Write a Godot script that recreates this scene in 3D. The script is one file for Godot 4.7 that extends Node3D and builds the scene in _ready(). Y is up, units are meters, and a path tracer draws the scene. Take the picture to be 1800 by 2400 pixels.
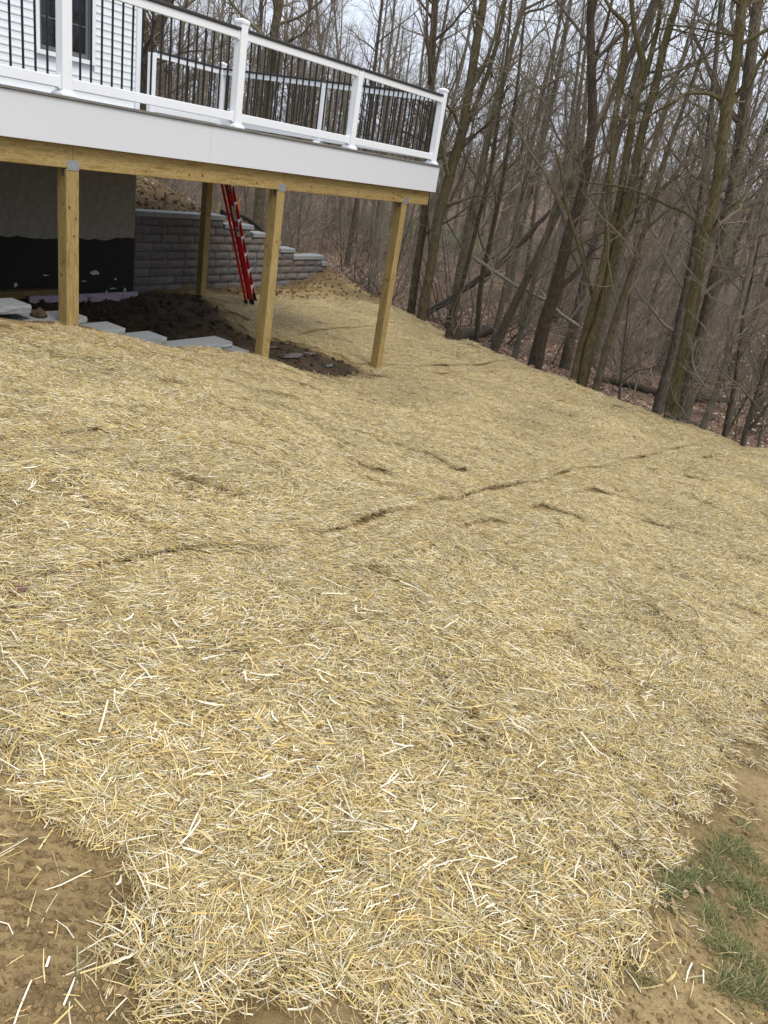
extends Node3D

# ------------------------------------------------------------------ camera
# World: x runs along the front of the deck, y is up (0 = deck boards), z points out from the house.
const CAM := Vector3(-11.4787, -0.079, 6.7326)
const YAW := 1.0453
const PITCH := 0.4147
const ROLL := 0.1729
const FPX := 1838.97          # focal length in pixels of the 1800 x 2400 photograph
var cr: Vector3
var cu: Vector3
var cf: Vector3
var rng := RandomNumberGenerator.new()
var nz := FastNoiseLite.new()
var nf := FastNoiseLite.new()
var nt := FastNoiseLite.new()
var M := {}
var taken := {}

# ------------------------------------------------------------------ mesh builder
class MB:
	var v := PackedVector3Array()
	var n := PackedVector3Array()
	var c := PackedColorArray()
	var ix := PackedInt32Array()
	var col := Color(1, 1, 1)
	func tri(a: Vector3, b: Vector3, d: Vector3) -> void:   # counter-clockwise from outside
		var nn := (b - a).cross(d - a).normalized()
		var k := v.size()
		v.append(a); v.append(d); v.append(b)
		for i in 3:
			n.append(nn); c.append(col)
		ix.append(k); ix.append(k + 1); ix.append(k + 2)
	func quad(a: Vector3, b: Vector3, d: Vector3, e: Vector3) -> void:
		var nn := (d - a).cross(e - b).normalized()
		var k := v.size()
		v.append(a); v.append(b); v.append(d); v.append(e)
		for i in 4:
			n.append(nn); c.append(col)
		ix.append(k); ix.append(k + 2); ix.append(k + 1)
		ix.append(k); ix.append(k + 3); ix.append(k + 2)
	func face(p: Array, mid: Vector3) -> void:              # convex face turned away from mid
		var nn: Vector3 = (p[1] - p[0]).cross(p[2] - p[0])
		if nn.dot(p[0] - mid) < 0.0:
			p = p.duplicate(); p.reverse()
		if p.size() == 3: tri(p[0], p[1], p[2])
		else: quad(p[0], p[1], p[2], p[3])
	func box(mid: Vector3, size: Vector3, ch := 0.004, basis := Basis.IDENTITY) -> void:
		var h := size * 0.5
		ch = minf(ch, minf(h.x, minf(h.y, h.z)) * 0.9)
		var P := {}
		for sx in [-1, 1]:
			for sy in [-1, 1]:
				for sz in [-1, 1]:
					var s := Vector3(sx, sy, sz)
					for k in 3:
						var q := Vector3.ZERO
						for j in 3:
							q[j] = s[j] * (h[j] if j == k else h[j] - ch)
						P[[sx, sy, sz, k]] = mid + basis * q
		for k in 3:
			var a := (k + 1) % 3
			var b := (k + 2) % 3
			for s in [-1, 1]:
				var f := []
				for w in [[-1, -1], [1, -1], [1, 1], [-1, 1]]:
					var key := [0, 0, 0, k]
					key[k] = s; key[a] = w[0]; key[b] = w[1]
					f.append(P[key])
				face(f, mid)
			for s in [-1, 1]:                                 # edges that run along axis k
				for t in [-1, 1]:
					var f := []
					for w in [[-1, a], [1, a], [1, b], [-1, b]]:
						var key := [0, 0, 0, w[1]]
						key[k] = w[0]; key[a] = s; key[b] = t
						f.append(P[key])
					face(f, mid)
		for sx in [-1, 1]:
			for sy in [-1, 1]:
				for sz in [-1, 1]:
					face([P[[sx, sy, sz, 0]], P[[sx, sy, sz, 1]], P[[sx, sy, sz, 2]]], mid)
	func tube(p: PackedVector3Array, r: PackedFloat32Array, sides: int, cap := false) -> void:
		var k0 := v.size()
		var cnt := p.size()
		var ref := Vector3(0.31, 0.17, 0.93)
		for i in cnt:
			var d := (p[mini(i + 1, cnt - 1)] - p[maxi(i - 1, 0)]).normalized()
			var a := d.cross(ref)
			if a.length() < 0.05: a = d.cross(Vector3.RIGHT)
			a = a.normalized()
			var b := d.cross(a)
			ref = a.cross(d)
			for s in sides:
				var t := TAU * s / sides
				var q := a * cos(t) + b * sin(t)
				v.append(p[i] + q * r[i]); n.append(q); c.append(col)
		for i in cnt - 1:
			for s in sides:
				var a := k0 + i * sides + s
				var b := k0 + i * sides + (s + 1) % sides
				ix.append(a); ix.append(b + sides); ix.append(b)
				ix.append(a); ix.append(a + sides); ix.append(b + sides)
		if cap:
			for e in [0, cnt - 1]:
				var m := v.size()
				var d: Vector3 = (p[0] - p[1]).normalized() if e == 0 else (p[cnt - 1] - p[cnt - 2]).normalized()
				v.append(p[e]); n.append(d); c.append(col)
				for s in sides:
					v.append(v[k0 + e * sides + s]); n.append(d); c.append(col)
				for s in sides:
					if e == 0: ix.append(m); ix.append(m + 1 + s); ix.append(m + 1 + (s + 1) % sides)
					else: ix.append(m); ix.append(m + 1 + (s + 1) % sides); ix.append(m + 1 + s)
	func mesh(mat: Material) -> ArrayMesh:
		var am := ArrayMesh.new()
		var arr := []
		arr.resize(Mesh.ARRAY_MAX)
		arr[Mesh.ARRAY_VERTEX] = v
		arr[Mesh.ARRAY_NORMAL] = n
		arr[Mesh.ARRAY_COLOR] = c
		arr[Mesh.ARRAY_INDEX] = ix
		am.add_surface_from_arrays(Mesh.PRIMITIVE_TRIANGLES, arr)
		am.surface_set_material(0, mat)
		return am

# ------------------------------------------------------------------ node helpers
func numbered(called: String) -> String:
	taken[called] = taken.get(called, -1) + 1
	return called if taken[called] == 0 else "%s_%03d" % [called, taken[called]]

func tag(o: Node, label: String, category := "", group := "", kind := "") -> Node:
	if label: o.set_meta("label", label)
	if category: o.set_meta("category", category)
	if group: o.set_meta("group", group)
	if kind: o.set_meta("kind", kind)
	return o

func thing(called: String, label: String, category: String, at := Vector3.ZERO, group := "") -> Node3D:
	var o := Node3D.new()
	o.name = numbered(called)
	add_child(o)
	o.position = at
	tag(o, label, category, group)
	return o

func part(called: String, me: Mesh, parent: Node = null, at := Vector3.ZERO, turn := Basis.IDENTITY) -> MeshInstance3D:
	var o := MeshInstance3D.new()
	o.mesh = me
	if parent == null:
		o.name = numbered(called)
		add_child(o)
	else:
		o.name = called
		parent.add_child(o, true)
	o.transform = Transform3D(turn, at)
	return o

func group_part(called: String, parent: Node, at := Vector3.ZERO) -> Node3D:
	var o := Node3D.new()
	o.name = called
	parent.add_child(o, true)
	o.position = at
	return o

func boxm(size: Vector3, mat: Material, ch := 0.004, col := Color(1, 1, 1)) -> ArrayMesh:
	var b := MB.new()
	b.col = col
	b.box(Vector3.ZERO, size, ch)
	return b.mesh(mat)

func bpart(called: String, parent: Node, mid: Vector3, size: Vector3, mat: Material, ch := 0.004, col := Color(1, 1, 1)) -> MeshInstance3D:
	return part(called, boxm(size, mat, ch, col), parent, mid)

var masses := {}
func scatter(called: String, me: Mesh, xf: Array, cols: Array, label: String, category: String) -> MultiMeshInstance3D:
	if not masses.has(called):
		masses[called] = thing(called, label, category)
		masses[called].set_meta("kind", "stuff")
	var mm := MultiMesh.new()
	mm.transform_format = MultiMesh.TRANSFORM_3D
	mm.use_colors = not cols.is_empty()
	mm.mesh = me
	mm.instance_count = xf.size()
	for i in xf.size():
		mm.set_instance_transform(i, xf[i])
		if mm.use_colors: mm.set_instance_color(i, cols[i])
	var o := MultiMeshInstance3D.new()
	o.multimesh = mm
	o.name = "spread"
	masses[called].add_child(o, true)
	tag(o, "", "", "", "stuff")
	return o

# ------------------------------------------------------------------ pixels to places
func ray(px: float, py: float) -> Vector3:
	return (cf + cr * ((px - 900.0) / FPX) - cu * ((py - 1200.0) / FPX)).normalized()
func at_dist(px: float, py: float, t: float) -> Vector3:
	var d := ray(px, py)
	return CAM + d * (t / Vector2(d.x, d.z).length())
func at_z(px: float, py: float, z: float) -> Vector3:
	var d := ray(px, py)
	return CAM + d * ((z - CAM.z) / d.z)
func on_ground(px: float, py: float) -> Vector3:
	var d := ray(px, py)
	var t := 0.6
	while t < 160.0:
		var q := CAM + d * t
		if q.y < gh(q.x, q.z): return Vector3(q.x, gh(q.x, q.z), q.z)
		t += 0.02 + t * 0.004
	return CAM + d * 160.0
func width_at(p: Vector3, px: float) -> float:
	return px * (p - CAM).dot(cf) / FPX

# ------------------------------------------------------------------ terrain
const CTRL := [
	[-14, 10, -1.25], [-11.5, 6.7, -1.60], [-10.95, 5.8, -1.66], [-10.4, 6.3, -1.77], [-9.65, 7.1, -1.94], [-8.65, 7.0, -2.12], [-7.15, 6.8, -2.4],
	[-3.1, 6.4, -3.0], [0, 6.2, -3.25], [2, 5.7, -3.3], [2.3, 4, -3.3], [2.5, 2, -3.27], [2.9, 0.3, -3.22], [3.5, -1.3, -3.2], [4.3, -2.9, -3.1],
	[3.9, -4.7, -2.95], [1.5, -4.7, -2.95], [0, -4.7, -2.93], [-0.5, -4.3, -2.9], [0.2, -3.75, -3.0], [1.3, -2, -3.12], [-0.7, 0, -3.16],
	[-2.3, 0.1, -3.1], [-3.5, 0, -2.75], [-4.0, -0.25, -2.63], [-5.06, -0.25, -2.44], [-5.7, -0.2, -2.29], [-6.45, -0.1, -2.12], [-7.0, -0.2, -1.96],
	[-7.6, 0.4, -1.92], [-8.9, 2.5, -1.83], [-9.9, 4.1, -1.75], [-7.3, 4.3, -2.22], [-5, 3, -2.6], [-3, 2, -2.96], [-0.5, 2.5, -3.2], [-13, 3, -1.5], [-13, -1, -1.45],
	[-6, 9, -2.7], [1, 9, -3.35], [-5.5, 1.5, -2.42]]
var tw := PackedFloat64Array()

func kern(r2: float) -> float:
	return 0.0 if r2 < 1e-9 else r2 * log(r2)

func solve_tps() -> void:
	var m := CTRL.size()
	var N := m + 3
	var A := []
	for i in N:
		var row := PackedFloat64Array()
		row.resize(N + 1)
		A.append(row)
	for i in m:
		for j in m:
			var dx: float = CTRL[i][0] - CTRL[j][0]
			var dz: float = CTRL[i][1] - CTRL[j][1]
			A[i][j] = kern(dx * dx + dz * dz) + (0.6 if i == j else 0.0)
		var q := [1.0, CTRL[i][0], CTRL[i][1]]
		for k in 3:
			A[i][m + k] = q[k]
			A[m + k][i] = q[k]
		A[i][N] = CTRL[i][2]
	for i in N:
		var p := i
		for r in range(i + 1, N):
			if absf(A[r][i]) > absf(A[p][i]): p = r
		var tmp = A[i]; A[i] = A[p]; A[p] = tmp
		for r in range(i + 1, N):
			var f: float = A[r][i] / A[i][i]
			if f == 0.0: continue
			for k in range(i, N + 1): A[r][k] -= f * A[i][k]
	tw.resize(N)
	for i in range(N - 1, -1, -1):
		var s: float = A[i][N]
		for k in range(i + 1, N): s -= A[i][k] * tw[k]
		tw[i] = s / A[i][i]

func tps(x: float, z: float) -> float:
	x = clampf(x, -14.0, 4.4)
	z = clampf(z, -5.0, 10.0)
	var m := CTRL.size()
	var s := tw[m] + tw[m + 1] * x + tw[m + 2] * z
	for i in m:
		var dx: float = x - CTRL[i][0]
		var dz: float = z - CTRL[i][1]
		s += tw[i] * kern(dx * dx + dz * dz)
	return s

func steps(t: float, pts: Array) -> float:          # piecewise linear table
	if t <= pts[0][0]: return pts[0][1]
	for i in range(1, pts.size()):
		if t < pts[i][0]:
			return lerpf(pts[i - 1][1], pts[i][1], (t - pts[i - 1][0]) / (pts[i][0] - pts[i - 1][0]))
	return pts[-1][1]

func crest_x(z: float) -> float:
	return steps(z, [[-60, 14.0], [-20, 8.0], [-9, 5.2], [-5, 4.3], [-2.9, 4.3], [-1.3, 3.5], [0.3, 2.9], [4, 2.3], [5.7, 2.05], [12, 1.5], [60, -6.0]])

const DROP := [[0, 0.0], [0.6, -0.12], [2.5, -0.75], [6, -1.35], [12, -1.9], [25, -2.4], [60, -2.3], [90, -1.4], [140, 3.5], [220, 10.0], [400, 16.0]]

func sm(a: float, b: float, t: float) -> float:
	return smoothstep(0.0, 1.0, clampf((t - a) / (b - a), 0.0, 1.0))

func raw_h(x: float, z: float) -> float:
	var xc := crest_x(z) + nz.get_noise_2d(z * 1.3, 7.0) * 0.35
	var d := x - xc
	var h := tps(minf(x, xc), z)
	# the walk-out floor behind the near retaining wall
	if z < 0.2 and x < 0.2:
		var wx := sm(-3.6, -4.3, x)
		var w := sm(lerpf(0.05, -0.36, wx), lerpf(-1.3, -0.58, wx), z) * sm(-0.5, -1.5, x)
		h = lerpf(h, lerpf(-3.08, -2.95, sm(-1.0, -4.6, z)), w)
	# the bank behind the far retaining wall and beside the house
	if z < -4.6 and x > -2.2:
		var top := steps(x, [[-2, -1.58], [0.4, -1.62], [3.6, -2.5], [4.4, -2.85], [6, -3.4]])
		top += minf(-5.0 - z, 5.0) * steps(x, [[-2, 0.34], [0.5, 0.24], [2.0, 0.05], [4.0, -0.05]])
		var w2 := sm(-4.86, -5.12, z) * sm(4.8, 4.0, x) if x > 3.9 else sm(-4.98, -5.12, z)
		h = lerpf(h, minf(top, h + 3.0), w2)
	# spill of dirt round the end of the wall
	var sp := Vector2(x - 4.0, z + 4.7)
	h += 0.30 * exp(-(sp.x * sp.x * 1.6 + sp.y * sp.y * 1.0))
	if d > 0.0: h += steps(d, DROP) * (1.0 if z > -9.0 else 0.8)
	elif z < -5.0 and x < -2.2: h = maxf(h, -1.2)
	# uneven surface
	var far := sm(4.0, 12.0, d)
	h += nt.get_noise_2d(x, z) * 0.06 + nz.get_noise_2d(x, z) * 0.3 * far
	h += nt.get_noise_2d(x * 1.9 + 30.0, z * 1.9) * (0.012 + 0.035 * sm(-4.5, -7.5, x) * sm(5.5, 4.0, z))
	if d < 0.5 and z > 0.4: h += 0.013 * sin(TAU * (x * 0.22 + z * 0.975 + nt.get_noise_1d(x) * 0.3) / 1.15)
	return h

var gx := PackedFloat32Array()
var gz := PackedFloat32Array()
var gv := PackedFloat32Array()

func axis(runs: Array) -> PackedFloat32Array:
	var a := PackedFloat32Array()
	for r in runs:
		var t: float = r[0]
		while t < r[1] - 1e-4:
			a.append(t)
			t += r[2]
	return a

func gidx(a: PackedFloat32Array, t: float) -> int:
	return clampi(a.bsearch(t) - 1, 0, a.size() - 2)

func gh(x: float, z: float) -> float:
	var i := gidx(gx, x)
	var j := gidx(gz, z)
	var u := clampf((x - gx[i]) / (gx[i + 1] - gx[i]), 0, 1)
	var w := clampf((z - gz[j]) / (gz[j + 1] - gz[j]), 0, 1)
	var n := gz.size()
	return lerpf(lerpf(gv[i * n + j], gv[i * n + j + 1], w), lerpf(gv[(i + 1) * n + j], gv[(i + 1) * n + j + 1], w), u)

func gn(x: float, z: float, e := 0.12) -> Vector3:
	return Vector3(gh(x - e, z) - gh(x + e, z), 2.0 * e, gh(x, z - e) - gh(x, z + e)).normalized()

const MUD := [[-9, -0.4], [-9, -4.7], [-1.7, -4.8], [-0.9, -4.7], [-0.75, -4.3], [-0.95, -3.6], [-1.45, -2.7], [-1.5, -2.05], [-1.15, -1.5], [-1.3, -0.75], [-1.0, -0.25], [-1.35, 0.0], [-2.1, 0.02], [-2.7, -0.05], [-3.4, -0.35], [-4.0, -0.5]]
var mud_poly := PackedVector2Array()
var straw_poly := PackedVector2Array()

func inside(poly: PackedVector2Array, x: float, z: float) -> bool:
	return Geometry2D.is_point_in_polygon(Vector2(x, z), poly)

func edge_dist(poly: PackedVector2Array, x: float, z: float) -> float:
	var q := Vector2(x, z)
	var best := 1e9
	for i in poly.size():
		var c := Geometry2D.get_closest_point_to_segment(q, poly[i], poly[(i + 1) % poly.size()])
		best = minf(best, q.distance_squared_to(c))
	return sqrt(best)

# ------------------------------------------------------------------ materials
func noise_tex(seed_: int, freq: float, ramp: Array, normal := false, size := 512, bump := 4.0, oct := 5, kind := FastNoiseLite.TYPE_SIMPLEX_SMOOTH, warp := 0.0, gain := 0.5) -> NoiseTexture2D:
	var t := NoiseTexture2D.new()
	t.width = size
	t.height = size
	t.seamless = true
	var n := FastNoiseLite.new()
	n.seed = seed_
	n.frequency = freq
	n.noise_type = kind
	n.fractal_octaves = oct
	n.fractal_gain = gain
	if warp > 0.0:
		n.domain_warp_enabled = true
		n.domain_warp_amplitude = warp
		n.domain_warp_frequency = freq * 0.7
	t.noise = n
	t.as_normal_map = normal
	t.bump_strength = bump
	if not ramp.is_empty():
		var g := Gradient.new()
		var off := PackedFloat32Array()
		var cs := PackedColorArray()
		for r in ramp:
			off.append(r[0])
			cs.append(r[1].linear_to_srgb())
		g.offsets = off
		g.colors = cs
		t.color_ramp = g
	return t

func mat(albedo: Color, rough: float, tex: Texture2D = null, scale := Vector3.ONE, normal: Texture2D = null, depth := 1.0, world := true, vcol := true) -> StandardMaterial3D:
	var m := StandardMaterial3D.new()
	m.albedo_color = albedo.linear_to_srgb()
	m.roughness = rough
	m.metallic_specular = 0.4
	m.vertex_color_use_as_albedo = vcol
	if tex or normal:
		m.uv1_triplanar = true
		m.uv1_world_triplanar = world
		m.uv1_scale = scale
	if tex: m.albedo_texture = tex
	if normal:
		m.normal_enabled = true
		m.normal_texture = normal
		m.normal_scale = depth
	return m

func grey(a: float) -> Color:
	return Color(a, a, a)

func make_materials() -> void:
	var soft := noise_tex(3, 0.02, [[0.0, grey(0.72)], [0.5, grey(0.9)], [1.0, grey(1.0)]])
	var grain := noise_tex(11, 0.012, [[0.0, Color(0.45, 0.36, 0.22)], [0.33, Color(1.0, 0.98, 0.9)], [0.42, Color(0.66, 0.56, 0.4)], [0.47, Color(1, 0.98, 0.93)], [0.56, Color(0.6, 0.5, 0.34)], [0.62, Color(1.0, 0.98, 0.9)], [0.74, Color(0.7, 0.6, 0.42)], [1.0, Color(0.5, 0.4, 0.26)]], false, 512, 4.0, 4, FastNoiseLite.TYPE_SIMPLEX_SMOOTH, 18.0)
	var grain_n := noise_tex(12, 0.02, [], true, 512, 3.0)
	var soil_t := noise_tex(21, 0.018, [[0.0, Color(0.4, 0.36, 0.32)], [0.4, Color(0.82, 0.83, 0.8)], [0.7, Color(1, 1, 1)], [1.0, Color(1.0, 0.95, 0.85)]], false, 1024, 4.0, 6, FastNoiseLite.TYPE_SIMPLEX_SMOOTH, 0.0, 0.68)
	var soil_n := noise_tex(22, 0.03, [], true, 1024, 14.0, 5, FastNoiseLite.TYPE_SIMPLEX_SMOOTH, 0.0, 0.68)
	var bark_t := noise_tex(31, 0.02, [[0.0, Color(0.35, 0.32, 0.3)], [0.42, Color(0.75, 0.73, 0.68)], [0.6, Color(1, 1, 1)], [1.0, Color(0.9, 0.95, 0.75)]], false, 512, 4.0, 5)
	var bark_n := noise_tex(32, 0.03, [], true, 512, 8.0, 4)
	M.wood_up = mat(Color(0.385, 0.305, 0.145), 0.75, grain, Vector3(3.2, 0.25, 3.2), grain_n, 0.4)
	M.wood_x = mat(Color(0.385, 0.305, 0.145), 0.75, grain, Vector3(0.22, 2.6, 2.6), grain_n, 0.4)
	M.wood_z = mat(Color(0.48, 0.37, 0.17), 0.78, grain, Vector3(4.4, 4.4, 0.3), grain_n, 0.4)
	M.vinyl = mat(Color(0.77, 0.80, 0.845), 0.35, null, Vector3.ONE, null, 1.0, true, true)
	M.fascia = mat(Color(0.615, 0.64, 0.685), 0.45, null)
	M.siding = mat(Color(0.74, 0.78, 0.82), 0.5, null)
	M.black = mat(Color(0.012, 0.012, 0.014), 0.4, null)
	M.cap = mat(Color(0.045, 0.042, 0.042), 0.55, noise_tex(5, 0.03, [[0, grey(0.7)], [1, grey(1)]]), Vector3(1, 1, 1))
	M.deck = mat(Color(0.24, 0.25, 0.28), 0.6, grain, Vector3(0.4, 6, 6))
	M.galv = mat(Color(0.42, 0.44, 0.46), 0.45, noise_tex(6, 0.05, [[0, grey(0.6)], [0.5, grey(0.85)], [1, grey(1)]], false, 256, 4.0, 3, FastNoiseLite.TYPE_CELLULAR), Vector3(6, 6, 6))
	M.galv.metallic = 0.6
	M.sash = mat(Color(0.13, 0.135, 0.14), 0.4)
	M.glass = mat(Color(0.012, 0.014, 0.016), 0.04, null)
	M.glass.metallic_specular = 0.5
	M.concrete = mat(Color(0.31, 0.295, 0.255), 0.9, soft, Vector3(0.7, 0.7, 0.7), soil_n, 0.3)
	M.tar = mat(Color(0.010, 0.010, 0.011), 0.55, soft, Vector3(1, 1, 1), soil_n, 0.4)
	M.block = mat(Color(1, 1, 1), 0.92, noise_tex(41, 0.03, [[0, Color(0.5, 0.48, 0.5)], [0.45, Color(0.85, 0.83, 0.84)], [1, Color(1, 1, 1)]], false, 512, 4.0, 5), Vector3(1.7, 1.7, 1.7), noise_tex(42, 0.03, [], true, 512, 9.0, 5), 1.0)
	M.slab = mat(Color(0.27, 0.285, 0.30), 0.85, soft, Vector3(2.2, 2.2, 2.2), noise_tex(43, 0.04, [], true, 512, 5.0, 5), 0.6)
	M.soil = mat(Color(1, 1, 1), 0.95, soil_t, Vector3(0.9, 0.9, 0.9), soil_n, 1.0)
	M.clod = mat(Color(1, 1, 1), 0.95, soil_t, Vector3(5, 5, 5), soil_n, 0.8)
	M.wet = mat(Color(0.05, 0.04, 0.03), 0.12, null, Vector3(0.8, 0.8, 0.8), noise_tex(44, 0.02, [], true, 512, 2.0, 4), 0.5)
	M.bark = mat(Color(1, 1, 1), 0.95, bark_t, Vector3(3.2, 0.35, 3.2), bark_n, 1.4, false)
	M.twig = mat(Color(1, 1, 1), 0.9)
	M.straw = mat(Color(1, 1, 1), 0.62)
	M.grass = mat(Color(1, 1, 1), 0.6)
	M.grass.backlight = Color(0.12, 0.14, 0.03)
	M.leaf = mat(Color(1, 1, 1), 0.8)
	M.red = mat(Color(0.48, 0.010, 0.012), 0.35)
	M.rubber = mat(Color(0.012, 0.012, 0.012), 0.7)
	M.alu = mat(Color(0.62, 0.62, 0.62), 0.4)
	M.paper = mat(Color(0.45, 0.45, 0.44), 0.7)
	M.foam = mat(Color(0.42, 0.34, 0.42), 0.8, soft, Vector3(1, 1, 1))
	M.hose = mat(Color(0.018, 0.020, 0.020), 0.5)
	M.orange = mat(Color(0.75, 0.14, 0.03), 0.6)
	M.rust = mat(Color(0.2, 0.16, 0.11), 0.9, soft, Vector3(1, 1, 1))
	M.shingle = mat(Color(0.10, 0.095, 0.09), 0.9, soft, Vector3(1, 1, 1))

# ------------------------------------------------------------------ build
func _ready() -> void:
	rng.seed = 20240331
	nz.seed = 5
	nz.frequency = 0.55
	nz.fractal_octaves = 3
	nf.seed = 9
	nf.frequency = 0.9
	nf.fractal_octaves = 3
	nt.seed = 14
	nt.frequency = 0.45
	nt.fractal_octaves = 2
	camera_and_light()
	make_materials()
	print("t terrain ", Time.get_ticks_msec())
	terrain()
	print("t house ", Time.get_ticks_msec())
	house()
	deck()
	far_wall()
	near_wall()
	print("t objects ", Time.get_ticks_msec())
	small_things()
	ladder()
	print("t trees ", Time.get_ticks_msec())
	woods()
	print("t straw ", Time.get_ticks_msec())
	straw()
	ground_cover()
	print("t end ", Time.get_ticks_msec())

func camera_and_light() -> void:
	cf = Vector3(sin(YAW) * cos(PITCH), -sin(PITCH), -cos(YAW) * cos(PITCH))
	var r := Vector3(cos(YAW), 0, sin(YAW))
	var u := r.cross(cf)
	cr = r * cos(ROLL) + u * sin(ROLL)
	cu = u * cos(ROLL) - r * sin(ROLL)
	var cam := Camera3D.new()
	cam.name = "camera"
	cam.transform = Transform3D(Basis(cr, cu, -cf), CAM)
	cam.fov = rad_to_deg(2.0 * atan(1200.0 / FPX))
	cam.near = 0.05
	cam.far = 1200.0
	add_child(cam)
	cam.current = true
	var sky := ProceduralSkyMaterial.new()
	sky.sky_top_color = Color(0.93, 0.965, 1.0)      # overcast: brighter overhead than at the horizon
	sky.sky_horizon_color = Color(0.735, 0.762, 0.815)
	sky.sky_curve = 0.6
	sky.ground_bottom_color = Color(0.30, 0.27, 0.23)
	sky.ground_horizon_color = Color(0.60, 0.58, 0.55)
	sky.sun_angle_max = 0.0
	var env := Environment.new()
	env.background_mode = Environment.BG_SKY
	env.sky = Sky.new()
	env.sky.sky_material = sky
	env.tonemap_mode = Environment.TONE_MAPPER_LINEAR
	env.tonemap_exposure = 1.65
	env.background_energy_multiplier = 1.0
	env.sdfgi_enabled = true
	env.ssao_enabled = true
	env.ssil_enabled = true
	var we := WorldEnvironment.new()
	we.name = "daylight"
	we.environment = env
	add_child(we)
	var sun := DirectionalLight3D.new()
	sun.name = "sun"
	sun.light_energy = 0.45
	sun.light_angular_distance = 25.0
	sun.light_color = Color(1.0, 0.97, 0.93)
	sun.shadow_enabled = true
	add_child(sun)
	sun.look_at_from_position(Vector3(-4, 16, 12), Vector3.ZERO)

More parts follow.
